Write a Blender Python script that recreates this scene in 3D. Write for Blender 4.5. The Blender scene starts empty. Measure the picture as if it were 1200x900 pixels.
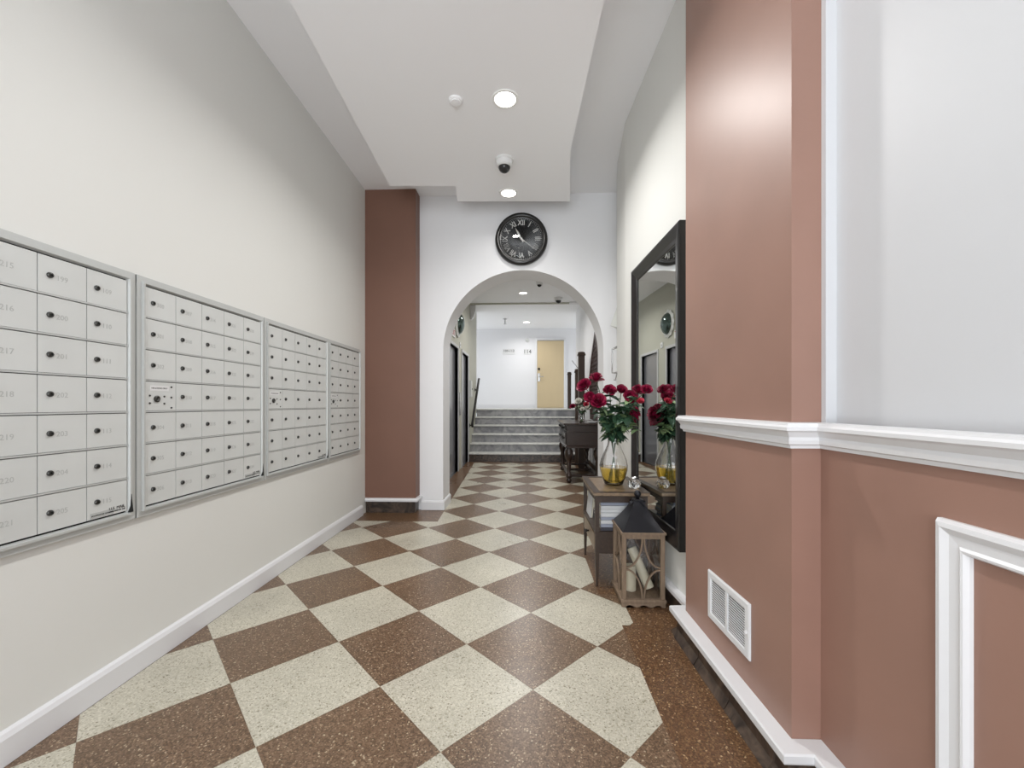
import bpy, bmesh, math, random
from mathutils import Vector, Matrix
PI = math.pi
S = bpy.context.scene
COL = S.collection

# ------------------------------------------------------------------ camera, world, lights, exposure
cam_d = bpy.data.cameras.new('camera'); cam = bpy.data.objects.new('camera', cam_d); COL.objects.link(cam)
cam_d.sensor_width = 36; cam_d.lens = 489.8 / 1200 * 36; cam_d.shift_y = 23.8 / 1200
cam_d.clip_start = 0.05
cam.location = (0, 0, 1.2); cam.rotation_euler = (PI / 2, 0, 0.04044)
S.camera = cam
w = bpy.data.worlds.new('world'); S.world = w; w.use_nodes = True
w.node_tree.nodes['Background'].inputs[0].default_value = (0.86, 0.93, 1.0, 1)
w.node_tree.nodes['Background'].inputs[1].default_value = 1.0
S.view_settings.view_transform = 'Standard'; S.view_settings.look = 'None'
S.view_settings.gamma = 1; S.view_settings.use_curve_mapping = False
S.view_settings.exposure = 0.36

def area(name, loc, rot, sx, sy, power, col=(1, 1, 1), spread=PI):
    l = bpy.data.lights.new(name, 'AREA'); l.shape = 'RECTANGLE'; l.size = sx; l.size_y = sy
    l.energy = power; l.color = col; l.spread = spread
    o = bpy.data.objects.new(name, l); COL.objects.link(o); o.location = loc; o.rotation_euler = rot
    return o
DAY = 104
# daylight arriving at the glazed street entrance behind the camera
area('entrance_daylight', (-0.4, -2.75, 1.6), (PI / 2 + 0.42, 0, 0), 2.3, 2.9, DAY, (0.93, 0.97, 1.0))
# unseen area lights in the side corridors at the landing behind the stairs
area('landing_light_left', (-3.3, 11.3, 2.3), (0, -PI / 2, 0), 2.0, 2.0, 8, (1, 0.98, 0.94))
area('landing_light_right', (3.3, 11.3, 2.3), (0, PI / 2, 0), 2.0, 2.0, 8, (1, 0.98, 0.94))
DOWNLIGHT_W = 20

# ------------------------------------------------------------------ materials
def srgb(h):
    h = h.lstrip('#'); v = [int(h[i:i + 2], 16) / 255 for i in (0, 2, 4)]
    return tuple(((x + 0.055) / 1.055) ** 2.4 if x > 0.04045 else x / 12.92 for x in v) + (1,)
def mat(name, col, rough=0.6, metal=0.0, noise=0.0, nscale=3.0, bump=0.0, bscale=60.0, coat=0.0, trans=0.0, ior=1.45, spec=None, emit=None, estr=0, stretch=None):
    m = bpy.data.materials.new(name); m.use_nodes = True
    nt = m.node_tree; b = nt.nodes['Principled BSDF']
    c = srgb(col) if isinstance(col, str) else col
    b.inputs['Base Color'].default_value = c
    b.inputs['Roughness'].default_value = rough; b.inputs['Metallic'].default_value = metal
    b.inputs['IOR'].default_value = ior
    if coat: b.inputs['Coat Weight'].default_value = coat; b.inputs['Coat Roughness'].default_value = 0.6 if 'paint' in name else 0.08
    if trans: b.inputs['Transmission Weight'].default_value = trans
    if spec is not None: b.inputs['Specular IOR Level'].default_value = spec
    if emit: b.inputs['Emission Color'].default_value = srgb(emit); b.inputs['Emission Strength'].default_value = estr
    geo = nt.nodes.new('ShaderNodeNewGeometry'); vec = geo.outputs['Position']
    if stretch:
        mp = nt.nodes.new('ShaderNodeMapping'); mp.inputs['Scale'].default_value = stretch
        nt.links.new(vec, mp.inputs['Vector']); vec = mp.outputs[0]
    if noise:
        n = nt.nodes.new('ShaderNodeTexNoise'); n.inputs['Scale'].default_value = nscale; n.inputs['Detail'].default_value = 5
        nt.links.new(vec, n.inputs['Vector'])
        mx = nt.nodes.new('ShaderNodeMix'); mx.data_type = 'RGBA'; mx.inputs[0].default_value = 0.5
        r = nt.nodes.new('ShaderNodeValToRGB')
        r.color_ramp.elements[0].position = 0.3; r.color_ramp.elements[1].position = 0.7
        r.color_ramp.elements[0].color = tuple(x * (1 - noise) for x in c[:3]) + (1,)
        r.color_ramp.elements[1].color = tuple(min(1, x * (1 + noise)) for x in c[:3]) + (1,)
        nt.links.new(n.outputs['Fac'], r.inputs[0]); nt.links.new(r.outputs[0], b.inputs['Base Color'])
        nt.nodes.remove(mx)
    if bump:
        n2 = nt.nodes.new('ShaderNodeTexNoise'); n2.inputs['Scale'].default_value = bscale; n2.inputs['Detail'].default_value = 4
        nt.links.new(vec, n2.inputs['Vector'])
        bp = nt.nodes.new('ShaderNodeBump'); bp.inputs['Strength'].default_value = bump; bp.inputs['Distance'].default_value = 0.004
        nt.links.new(n2.outputs['Fac'], bp.inputs['Height']); nt.links.new(bp.outputs[0], b.inputs['Normal'])
    return m
def terrazzo(name, stops, scale=130, rough=0.28):
    m = bpy.data.materials.new(name); m.use_nodes = True
    nt = m.node_tree; b = nt.nodes['Principled BSDF']
    geo = nt.nodes.new('ShaderNodeNewGeometry')
    v = nt.nodes.new('ShaderNodeTexVoronoi'); v.inputs['Scale'].default_value = scale
    nt.links.new(geo.outputs['Position'], v.inputs['Vector'])
    sp = nt.nodes.new('ShaderNodeSeparateColor'); nt.links.new(v.outputs['Color'], sp.inputs[0])
    r = nt.nodes.new('ShaderNodeValToRGB'); r.color_ramp.interpolation = 'CONSTANT'
    els = r.color_ramp.elements
    els[0].position = 0; els[0].color = srgb(stops[0][1])
    els[1].position = stops[1][0]; els[1].color = srgb(stops[1][1])
    for p, c in stops[2:]:
        e = els.new(p); e.color = srgb(c)
    nt.links.new(sp.outputs[0], r.inputs[0])
    n = nt.nodes.new('ShaderNodeTexNoise'); n.inputs['Scale'].default_value = 2.3; n.inputs['Detail'].default_value = 6
    nt.links.new(geo.outputs['Position'], n.inputs['Vector'])
    hs = nt.nodes.new('ShaderNodeHueSaturation')
    mr = nt.nodes.new('ShaderNodeMapRange'); mr.inputs[1].default_value = 0.3; mr.inputs[2].default_value = 0.7
    mr.inputs[3].default_value = 0.88; mr.inputs[4].default_value = 1.1
    nt.links.new(n.outputs['Fac'], mr.inputs[0]); nt.links.new(mr.outputs[0], hs.inputs['Value'])
    nt.links.new(r.outputs[0], hs.inputs['Color']); nt.links.new(hs.outputs[0], b.inputs['Base Color'])
    mr2 = nt.nodes.new('ShaderNodeMapRange'); mr2.inputs[3].default_value = rough - 0.06; mr2.inputs[4].default_value = rough + 0.1
    nt.links.new(n.outputs['Fac'], mr2.inputs[0]); nt.links.new(mr2.outputs[0], b.inputs['Roughness'])
    return m
def marble(name, c1, c2, scale=5, rough=0.25):
    m = bpy.data.materials.new(name); m.use_nodes = True
    nt = m.node_tree; b = nt.nodes['Principled BSDF']; b.inputs['Roughness'].default_value = rough
    geo = nt.nodes.new('ShaderNodeNewGeometry')
    n = nt.nodes.new('ShaderNodeTexNoise'); n.inputs['Scale'].default_value = scale; n.inputs['Detail'].default_value = 9
    n.inputs['Distortion'].default_value = 1.6; nt.links.new(geo.outputs['Position'], n.inputs['Vector'])
    r = nt.nodes.new('ShaderNodeValToRGB'); r.color_ramp.elements[0].position = 0.36; r.color_ramp.elements[1].position = 0.66
    r.color_ramp.elements[0].color = srgb(c1); r.color_ramp.elements[1].color = srgb(c2)
    nt.links.new(n.outputs['Fac'], r.inputs[0]); nt.links.new(r.outputs[0], b.inputs['Base Color'])
    return m
def pane_mat(name, tint=(1, 1, 1, 1), gloss=0.1):
    m = bpy.data.materials.new(name); m.use_nodes = True
    nt = m.node_tree; nt.nodes.remove(nt.nodes['Principled BSDF']); out = nt.nodes['Material Output']
    t = nt.nodes.new('ShaderNodeBsdfTransparent'); t.inputs[0].default_value = tint
    g = nt.nodes.new('ShaderNodeBsdfGlossy'); g.inputs['Roughness'].default_value = 0.03
    fr = nt.nodes.new('ShaderNodeLayerWeight'); fr.inputs['Blend'].default_value = 0.5
    pw_ = nt.nodes.new('ShaderNodeMath'); pw_.operation = 'POWER'; pw_.inputs[1].default_value = 4.0
    ad = nt.nodes.new('ShaderNodeMath'); ad.operation = 'MULTIPLY_ADD'; ad.inputs[1].default_value = 0.8; ad.inputs[2].default_value = gloss * 0.3
    nt.links.new(fr.outputs['Facing'], pw_.inputs[0]); nt.links.new(pw_.outputs[0], ad.inputs[0])
    mx = nt.nodes.new('ShaderNodeMixShader'); nt.links.new(ad.outputs[0], mx.inputs[0])
    nt.links.new(t.outputs[0], mx.inputs[1]); nt.links.new(g.outputs[0], mx.inputs[2]); nt.links.new(mx.outputs[0], out.inputs[0])
    return m

M = dict(
    wall=mat('cream_wall_paint', '#dfdfdb', 0.55, bump=0.05, bscale=90),
    wall_r=mat('pale_wall_paint', '#dededa', 0.5, bump=0.05, bscale=90),
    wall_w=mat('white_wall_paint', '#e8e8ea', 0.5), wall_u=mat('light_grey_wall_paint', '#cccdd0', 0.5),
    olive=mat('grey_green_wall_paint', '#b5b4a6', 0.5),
    ceil=mat('ceiling_paint', '#f6f6f8', 0.7),
    brown=mat('terracotta_brown_paint', '#967365', 0.42, noise=0.06, nscale=2.5, coat=0.4),
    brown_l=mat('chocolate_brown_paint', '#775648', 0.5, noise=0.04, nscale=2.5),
    trim=mat('white_gloss_trim', '#dddddf', 0.35),
    black_m=marble('dark_marble_base', '#2a2320', '#5e4f44', 9, 0.3),
    stepm=marble('grey_marble_riser', '#727276', '#9d9c9c', 4, 0.35),
    treadm=marble('pale_marble_tread', '#c2c2be', '#d8d8d3', 6, 0.3),
    tdark=terrazzo('brown_terrazzo', [(0, '#5c4836'), (0.28, '#6d5643'), (0.58, '#7b6450'), (0.82, '#52402f'), (0.91, '#927c64'), (0.975, '#b5a58c')], 190),
    tlight=terrazzo('cream_terrazzo', [(0, '#bdb8a8'), (0.40, '#b1ac9c'), (0.70, '#c9c4b5'), (0.88, '#a19b88'), (0.965, '#807967')], 190),
    tborder=terrazzo('russet_terrazzo', [(0, '#5e432f'), (0.34, '#6d5038'), (0.64, '#513a28'), (0.86, '#836748'), (0.975, '#b59b78')], 190),
    alu=mat('brushed_aluminium_paint', '#d0d2d0', 0.42, metal=0.05, noise=0.03, nscale=5),
    alu_d=mat('aluminium_frame', '#c0c2c0', 0.42, metal=0.12),
    dark=mat('dark_gap', '#1b1b1b', 0.8),
    lock=mat('lock_metal', '#4d4d4b', 0.35, metal=0.7),
    num=mat('engraved_number', '#b4b6b4', 0.6),
    ink=mat('black_print', '#1c1c1c', 0.6),
    plate=mat('white_plate', '#dedede', 0.4),
    blackw=mat('black_frame_wood', '#131111', 0.3, coat=0.3),
    mirror=mat('mirror_glass', (0.86, 0.88, 0.87, 1), 0.01, metal=1.0),
    steel=mat('dark_elevator_steel', '#85868c', 0.3, metal=0.5, coat=0.4),
    steel_f=mat('pale_steel_frame', '#c3c4c4', 0.35, metal=0.3),
    tan=mat('tan_door_laminate', '#c8b592', 0.5, noise=0.04, nscale=3, stretch=(1, 1, 0.2)),
    iron=mat('black_iron', '#1f1d1c', 0.45, metal=0.3),
    chrome=mat('brushed_chrome', '#b8b8b8', 0.25, metal=1),
    dwood=mat('dark_carved_wood', '#2c1d16', 0.32, noise=0.25, nscale=12, coat=0.3, stretch=(1, 1, 4)),
    twood=mat('walnut_wood', '#3a2d25', 0.4, noise=0.2, nscale=14, stretch=(4, 1, 4)),
    ttop=mat('weathered_top_wood', '#7a6753', 0.35, noise=0.22, nscale=10, stretch=(4, 1, 4)),
    lwood=mat('grey_brown_lantern_wood', '#7d6a58', 0.7, noise=0.2, nscale=22, stretch=(3, 3, 0.6)),
    lroof=mat('dark_zinc_roof', '#2b2b2f', 0.38, metal=0.7),
    candle=mat('ivory_wax', '#d6cfb8', 0.5),
    glass=mat('clear_glass', (1, 1, 1, 1), 0.0, trans=1.0, ior=1.45),
    amber=mat('amber_water', (0.95, 0.66, 0.10, 1), 0.02, trans=0.85, ior=1.33),
    pane=pane_mat('thin_pane', (0.96, 0.96, 0.96, 1), 0.15),
    rose=mat('crimson_petal', '#7a0730', 0.5, noise=0.4, nscale=40),
    rose2=mat('coral_petal', '#b5354a', 0.5, noise=0.2, nscale=40),
    whitef=mat('white_petal', '#d9d5cb', 0.6),
    leaf=mat('green_leaf', '#2f4a36', 0.45, noise=0.3, nscale=18),
    leaf2=mat('pale_green_leaf', '#71875f', 0.5, noise=0.25, nscale=18),
    stem=mat('green_stem', '#3d5236', 0.5),
    clockf=mat('clock_face', '#515154', 0.3, coat=0.6),
    numeral=mat('pale_numeral', '#f2f2ee', 0.5),
    lamp=mat('lit_diffuser', '#ffffff', 0.5, emit='#fffaf0', estr=6),
    lampring=mat('lamp_ring', '#f0f0ee', 0.4),
    smoked=mat('smoked_dome', '#2a2a2c', 0.12),
    paper=mat('pale_book_cover', '#c3c4c6', 0.5), paper2=mat('blue_grey_book_cover', '#8f94a3', 0.5),
    paper3=mat('dark_book_cover', '#3b3a42', 0.5), paper4=mat('page_edges', '#d8d3c4', 0.8),
    red=mat('red_print', '#b04a40', 0.5),
    post=mat('dark_brown_post', '#3a2b20', 0.45), fret=mat('carved_fretwork', '#3d261f', 0.5, noise=0.3, nscale=20),
    fretb=mat('dusty_rose_backing', '#7b5a55', 0.6),
    seal=mat('teal_dome', '#5c6b66', 0.1, metal=0.8), frost=mat('pearly_rim', '#d8dad6', 0.35),
)

# ------------------------------------------------------------------ helpers
WM = {}
def put(name, bm, m, parent=None, Mx=None, smooth=False, bevel=0, label=None):
    if isinstance(bm, bpy.types.Mesh): me = bm
    else:
        me = bpy.data.meshes.new(name)
        bmesh.ops.recalc_face_normals(bm, faces=bm.faces)
        if smooth:
            for f in bm.faces: f.smooth = True
        bm.to_mesh(me); bm.free(); me.materials.append(m)
    o = bpy.data.objects.new(name, me); COL.objects.link(o)
    Mx = Mx or Matrix.Identity(4)
    if parent:
        o.parent = parent; o.matrix_parent_inverse = WM[parent].inverted()
    o.matrix_basis = Mx; WM[o] = Mx.copy()
    if bevel:
        b = o.modifiers.new('bevel', 'BEVEL'); b.width = bevel; b.segments = 2; b.limit_method = 'ANGLE'; b.angle_limit = 0.7
    if label: o['label'] = label
    return o
def thing(name, label, cat, Mx=None, group=None):
    o = bpy.data.objects.new(name, None); COL.objects.link(o); o.empty_display_size = 0.1
    Mx = Mx or Matrix.Identity(4)
    o.matrix_basis = Mx; WM[o] = Mx.copy()
    o['label'] = label; o['category'] = cat
    if group: o['group'] = group
    return o
def tag(o, label, cat, group=None):
    o['label'] = label; o['category'] = cat
    if group: o['group'] = group
    return o
def struct(name, bm, m, **k):
    o = put(name, bm, m, **k)
    o['kind'] = 'structure'
    return o
def T(x, y, z): return Matrix.Translation((x, y, z))
def frameM(origin, xdir):
    x = Vector(xdir).normalized(); up = Vector((0, 0, 1)); z = x.cross(up)
    m = Matrix((x, up, z)).transposed().to_4x4(); m.translation = Vector(origin); return m
def box(bm, x0, x1, y0, y1, z0, z1):
    v = [bm.verts.new(p) for p in ((x0, y0, z0), (x1, y0, z0), (x1, y1, z0), (x0, y1, z0), (x0, y0, z1), (x1, y0, z1), (x1, y1, z1), (x0, y1, z1))]
    for f in ((0, 3, 2, 1), (4, 5, 6, 7), (0, 1, 5, 4), (1, 2, 6, 5), (2, 3, 7, 6), (3, 0, 4, 7)): bm.faces.new([v[i] for i in f])
    return bm
def BX(*a): return box(bmesh.new(), *a)
def prism(bm, pts, z0, z1):
    lo = [bm.verts.new((p[0], p[1], z0)) for p in pts]; hi = [bm.verts.new((p[0], p[1], z1)) for p in pts]
    bm.faces.new(lo[::-1]); bm.faces.new(hi); n = len(pts)
    for i in range(n): bm.faces.new((lo[i], lo[(i + 1) % n], hi[(i + 1) % n], hi[i]))
    return bm
def PR(pts, z0, z1): return prism(bmesh.new(), pts, z0, z1)
def lathe(bm, prof, n=24, c=(0, 0, 0), axis='z', a0=0.0):
    rings = []
    for r, z in prof:
        if r < 1e-6:
            p = (0, 0, z) if axis == 'z' else (0, -z, 0)
            rings.append([bm.verts.new((c[0] + p[0], c[1] + p[1], c[2] + p[2]))])
        else:
            ring = []
            for k in range(n):
                a = 2 * PI * k / n + a0
                ring.append(bm.verts.new((c[0] + r * math.cos(a), c[1] + r * math.sin(a), c[2] + z)))
            rings.append(ring)
    for A, B in zip(rings, rings[1:]):
        if len(A) == 1 and len(B) == 1: continue
        for k in range(n):
            k2 = (k + 1) % n
            if len(A) == 1: bm.faces.new((A[0], B[k], B[k2]))
            elif len(B) == 1: bm.faces.new((A[k], A[k2], B[0]))
            else: bm.faces.new((A[k], A[k2], B[k2], B[k]))
    for R_, s in ((rings[0], -1), (rings[-1], 1)):
        if len(R_) > 2:
            bm.faces.new(R_ if s > 0 else R_[::-1])
    return bm
def tube(bm, pts, r, n=8, cap=True):
    pts = [Vector(p) for p in pts]; rs = r if isinstance(r, (list, tuple)) else [r] * len(pts)
    rings = []
    ref = None
    for i, p in enumerate(pts):
        d = (pts[min(i + 1, len(pts) - 1)] - pts[max(i - 1, 0)]).normalized()
        if ref is None: ref = Vector((0, 0, 1)) if abs(d.z) < 0.9 else Vector((1, 0, 0))
        u = ref.cross(d).normalized(); v = d.cross(u); ref = v
        u = v.cross(d) if False else u
        rings.append([bm.verts.new(p + (u * math.cos(2 * PI * k / n) + v * math.sin(2 * PI * k / n)) * rs[i]) for k in range(n)])
        ref = v
    for A, B in zip(rings, rings[1:]):
        for k in range(n): bm.faces.new((A[k], A[(k + 1) % n], B[(k + 1) % n], B[k]))
    if cap: bm.faces.new(rings[0][::-1]); bm.faces.new(rings[-1])
    return bm
def bar(bm, p, q, w, h):
    """square bar between two points, w wide and h deep"""
    p, q = Vector(p), Vector(q); d = (q - p).normalized()
    ref = Vector((0, 0, 1)) if abs(d.z) < 0.9 else Vector((0, 1, 0))
    u = d.cross(ref).normalized(); v = u.cross(d)
    A = [bm.verts.new(p + u * a * w / 2 + v * b * h / 2) for a, b in ((-1, -1), (1, -1), (1, 1), (-1, 1))]
    B = [bm.verts.new(q + u * a * w / 2 + v * b * h / 2) for a, b in ((-1, -1), (1, -1), (1, 1), (-1, 1))]
    bm.faces.new(A[::-1]); bm.faces.new(B)
    for k in range(4): bm.faces.new((A[k], A[(k + 1) % 4], B[(k + 1) % 4], B[k]))
    return bm
def sweep(path, prof, side=1):
    """mitred moulding: path of (x, y), prof of (offset, z); offset to the left of the path when side=1"""
    bm = bmesh.new(); P = [Vector(p).to_2d() if len(p) == 3 else Vector(p) for p in path]; rings = []
    for i, p in enumerate(P):
        def nrm(a, b):
            d = (b - a).normalized(); return Vector((-d.y, d.x)) * side
        if i == 0: m_ = nrm(P[0], P[1])
        elif i == len(P) - 1: m_ = nrm(P[-2], P[-1])
        else:
            n1, n2 = nrm(P[i - 1], p), nrm(p, P[i + 1]); m_ = (n1 + n2); m_ /= (m_.length_squared / 2) if m_.length_squared > 1e-6 else 1
        rings.append([bm.verts.new((p.x + m_.x * o, p.y + m_.y * o, z)) for o, z in prof])
    n = len(prof)
    for A, B in zip(rings, rings[1:]):
        for k in range(n): bm.faces.new((A[k], A[(k + 1) % n], B[(k + 1) % n], B[k]))
    bm.faces.new(rings[0][::-1]); bm.faces.new(rings[-1])
    return bm
def frame(bm, x0, x1, y0, y1, prof):
    """mitred rectangular frame in local xy, prof of (inset, height); closed profile"""
    rings = []
    for ins, h in prof:
        rings.append([bm.verts.new(p) for p in ((x0 + ins, y0 + ins, h), (x1 - ins, y0 + ins, h), (x1 - ins, y1 - ins, h), (x0 + ins, y1 - ins, h))])
    n = len(prof)
    for i in range(n):
        A, B = rings[i], rings[(i + 1) % n]
        for k in range(4): bm.faces.new((A[k], A[(k + 1) % 4], B[(k + 1) % 4], B[k]))
    return bm
FONT_CACHE = {}
def text_mesh(s, size, m, depth=0.0006, bold=0.0):
    key = (s, size, m.name)
    if key in FONT_CACHE: return FONT_CACHE[key]
    cu = bpy.data.curves.new('text', 'FONT'); cu.body = s; cu.size = size; cu.extrude = depth
    cu.align_x = 'CENTER'; cu.align_y = 'CENTER'; cu.resolution_u = 2; cu.offset = bold
    o = bpy.data.objects.new('text_tmp', cu); COL.objects.link(o)
    dg = bpy.context.evaluated_depsgraph_get()
    me = bpy.data.meshes.new_from_object(o.evaluated_get(dg)); me.materials.clear(); me.materials.append(m)
    bpy.data.objects.remove(o); bpy.data.curves.remove(cu)
    FONT_CACHE[key] = me
    return me
def clip(poly, conv):
    """Sutherland-Hodgman: poly clipped by convex ccw polygon"""
    out = list(poly)
    for i in range(len(conv)):
        a, b = conv[i], conv[(i + 1) % len(conv)]
        ins = lambda p: (b[0] - a[0]) * (p[1] - a[1]) - (b[1] - a[1]) * (p[0] - a[0]) >= -1e-9
        src, out = out, []
        for j in range(len(src)):
            p, q = src[j], src[(j + 1) % len(src)]
            ip, iq = ins(p), ins(q)
            if ip: out.append(p)
            if ip != iq:
                den = (b[0] - a[0]) * (q[1] - p[1]) - (b[1] - a[1]) * (q[0] - p[0])
                t = ((b[1] - a[1]) * (p[0] - a[0]) - (b[0] - a[0]) * (p[1] - a[1])) / den
                out.append((p[0] + (q[0] - p[0]) * t, p[1] + (q[1] - p[1]) * t))
        if len(out) < 3: return []
    return out
def parea(p): return abs(sum(p[i][0] * p[(i + 1) % len(p)][1] - p[(i + 1) % len(p)][0] * p[i][1] for i in range(len(p)))) / 2

# ------------------------------------------------------------------ floor
floor = struct('floor', PR([(-1.9, -2.6), (1.3, -2.6), (1.3, 8.76), (-1.9, 8.76)], -0.12, -0.0025), M['tborder'])
zones = [
    [(-1.90, -1.0), (0.505, -1.0), (0.505, 2.297), (-1.90, 2.297)],
    [(-1.90, 2.297), (0.572, 2.297), (0.572, 2.66), (-1.90, 2.66)],
    [(-1.90, 2.66), (0.44, 2.66), (0.44, 3.40), (-1.90, 3.40)],
    [(-1.90, 3.40), (0.80, 3.40), (0.80, 4.24), (-1.90, 4.24)],
    [(-0.933, 4.24), (0.80, 4.24), (0.90, 8.58), (-1.122, 8.58)],
]
D, GX, GY, GR = 0.65022, 0.0330, 1.7586, 0.008875
def grid(i, j):
    x, y = GX + i * D / 2, GY + j * D / 2
    return (x * math.cos(GR) - y * math.sin(GR), x * math.sin(GR) + y * math.cos(GR))
def left_wall_x(y): return -1.725 - (y - 1.0) * 0.0175
for j in range(-3, 23):
    for i in range(-7, 4):
        if (i + j) % 2 == 0: continue
        g = 0.9985
        c = grid(i, j)
        poly = [tuple(c[k] + (p[k] - c[k]) * g for k in (0, 1)) for p in (grid(i, j - 1), grid(i + 1, j), grid(i, j + 1), grid(i - 1, j))]
        bm = bmesh.new(); tot = 0
        for z in zones:
            q = clip(poly, z)
            if q:
                q = clip(q, [(left_wall_x(-1) + 0.002, -1.2), (3, -1.2), (3, 9), (left_wall_x(9) + 0.002, 9)])
            if q and parea(q) > 0.0008:
                prism(bm, q, -0.006, 0.0); tot += parea(q)
        if tot < 0.002: bm.free(); continue
        dk = (i % 2 == 0)
        put('tile', bm, M['tdark'] if dk else M['tlight'], floor, label='brown terrazzo tile' if dk else 'cream terrazzo tile')

# ------------------------------------------------------------------ main hall shell
CZ = 3.57
A0 = Vector((-1.748, 1.0, 0)); WD = Vector((-0.06, 3.43, 0)).normalized()
def W(s): p = A0 + WD * s; return (p.x, p.y)
lw = [W(-3.6), W(3.62)]
struct('wall_left', PR([lw[0], lw[1], (lw[1][0] - 0.2, lw[1][1]), (lw[0][0] - 0.2, lw[0][1])], 0, CZ), M['wall'])
struct('baseboard_left', sweep([W(-3.5), W(3.45)], [(0, 0), (0.020, 0), (0.020, 0.088), (0.012, 0.104), (0, 0.112)], side=-1), M['trim'])
struct('ceiling', BX(-2.1, 1.3, -2.6, 5.1, CZ, CZ + 0.1), M['ceil'])
panel_pts = [(-1.0, -2.55), (0.57, -2.55), (0.391, 2.19), (0.342, 3.494), (0.425, 4.346), (-0.74, 4.30), (-0.704, 3.996), (-1.336, 3.97)]
struct('ceiling_bulkhead', PR(panel_pts, 3.3, CZ), M['ceil'])
# left brown pillar
pl = [(-2.0, 4.55), (-1.245, 4.55), (-1.245, 4.73), (-2.0, 4.73)]
struct('wall_pillar_left', PR(pl, 0.13, CZ), M['brown_l'])
struct('baseboard_pillar_left', PR([(-2.0, 4.575), (-1.255, 4.575), (-1.255, 4.73), (-2.0, 4.73)], 0, 0.135), M['black_m'])
struct('trim_1', sweep([(-1.80, 4.55), (-1.245, 4.55), (-1.245, 4.72)], [(0, 0.132), (0.028, 0.132), (0.032, 0.15), (0.024, 0.166), (0, 0.168)], side=-1), M['trim'])
# arch wall
AC, AR, AS = -0.07, 0.905, 1.81
def arch_outline(n=40, r=AR):
    return [(AC + r * math.cos(PI - PI * k / n), AS + r * math.sin(PI - PI * k / n)) for k in range(n + 1)]
bm = bmesh.new()
Y0, Y1, XL, XR = 4.72, 5.10, -1.30, 1.22
arc = arch_outline(72)
def col2(x, z): return bm.verts.new((x, Y0, z)), bm.verts.new((x, Y1, z))
arcv = [col2(*p) for p in arc]; topv = [col2(p[0], CZ) for p in arc]
for k in range(len(arc) - 1):
    for s in (0, 1): bm.faces.new((arcv[k][s], arcv[k + 1][s], topv[k + 1][s], topv[k][s]))
    bm.faces.new((arcv[k][0], arcv[k][1], arcv[k + 1][1], arcv[k + 1][0]))
for sgn, xe, a, t in ((-1, XL, arcv[0], topv[0]), (1, XR, arcv[-1], topv[-1])):
    e0 = col2(xe, 0); e1 = col2(xe, CZ); e2 = col2(a[0].co.x, 0)
    em = col2(xe, AS)
    for s in (0, 1):
        bm.faces.new((e0[s], e2[s], a[s], em[s])); bm.faces.new((em[s], a[s], t[s], e1[s]))
    bm.faces.new((e2[0], e2[1], a[1], a[0])); bm.faces.new((e0[0], e0[1], em[1], em[0])); bm.faces.new((em[0], em[1], e1[1], e1[0]))
struct('wall_arch', bm, M['wall_w'])
bbp = [(0, 0), (0.018, 0), (0.018, 0.088), (0.010, 0.102), (0, 0.108)]
struct('baseboard_arch_left', sweep([(-1.225, 4.72), (AC - AR, 4.72), (AC - AR, 5.10)], bbp, side=-1), M['trim'])
struct('baseboard_arch_right', sweep([(AC + AR, 5.10), (AC + AR, 4.72), (0.96, 4.72)], bbp, side=-1), M['trim'])
# right wall with its kink
rw = [(0.885, 2.14), (0.86, 2.5), (0.81, 3.56), (0.87, 4.15), (0.985, 4.74)]
struct('wall_right', PR(rw + [(1.25, 4.74), (1.25, 2.14)], 0, CZ), M['wall_r'])
struct('trim_2', sweep([p for p in rw], [(0, 0.098), (0.034, 0.098), (0.034, 0.120), (0.028, 0.132), (0, 0.134)], side=1), M['trim'])
bb = struct('baseboard_right', sweep(rw, [(0, 0), (0.016, 0), (0.014, 0.098), (0, 0.098)], side=1), M['black_m'])
# right brown pillar, wainscot and upper wall
pr = [(0.935, 1.372), (0.838, 1.37), (0.812, 2.2), (0.9, 2.2), (1.25, 2.2), (1.25, 1.372)]
struct('wall_pillar_right', PR(pr[::-1], 0, CZ), M['brown'])
struct('wall_wainscot_right', BX(0.93, 1.25, -2.6, 1.40, 0, 1.10), M['brown'])
struct('wall_upper_right', BX(0.965, 1.25, -2.6, 1.371, 1.10, CZ), M['wall_u'])
struct('trim_3', BX(0.932, 0.967, 1.352, 1.374, 1.12, CZ), M['wall_u'])
path_r = [(0.885, 2.205), (0.812, 2.2), (0.838, 1.37), (0.93, 1.37), (0.93, -2.55)]
rail_prof = [(0, 1.060), (0.010, 1.060), (0.012, 1.070), (0.020, 1.074), (0.022, 1.086), (0.020, 1.096), (0.030, 1.112), (0.038, 1.118), (0.038, 1.128), (0.032, 1.134), (0.030, 1.141), (0, 1.143)]
struct('trim_4', sweep(path_r, rail_prof, side=-1), M['trim'])
struct('trim_5', sweep(path_r, [(0, 0.098), (0.060, 0.098), (0.063, 0.104), (0.063, 0.126), (0.058, 0.131), (0, 0.132)], side=-1), M['trim'])
base = struct('baseboard_pillar_right', sweep(path_r, [(0, -0.002), (0.058, -0.002), (0.050, 0.012), (0.034, 0.03), (0.028, 0.097), (0, 0.097)], side=-1), M['black_m'])
# dark marble blocks in front of that base, split at their joints
for (a, b) in (((0.8122, 2.195), (0.8195, 1.96)), ((0.8197, 1.955), (0.828, 1.68)), ((0.8282, 1.675), (0.837, 1.40))):
    put('marble_block', sweep([a, b], [(0.022, -0.002), (0.064, -0.002), (0.054, 0.014), (0.042, 0.036), (0.036, 0.096), (0.022, 0.096)], side=-1), M['black_m'], base)
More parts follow.
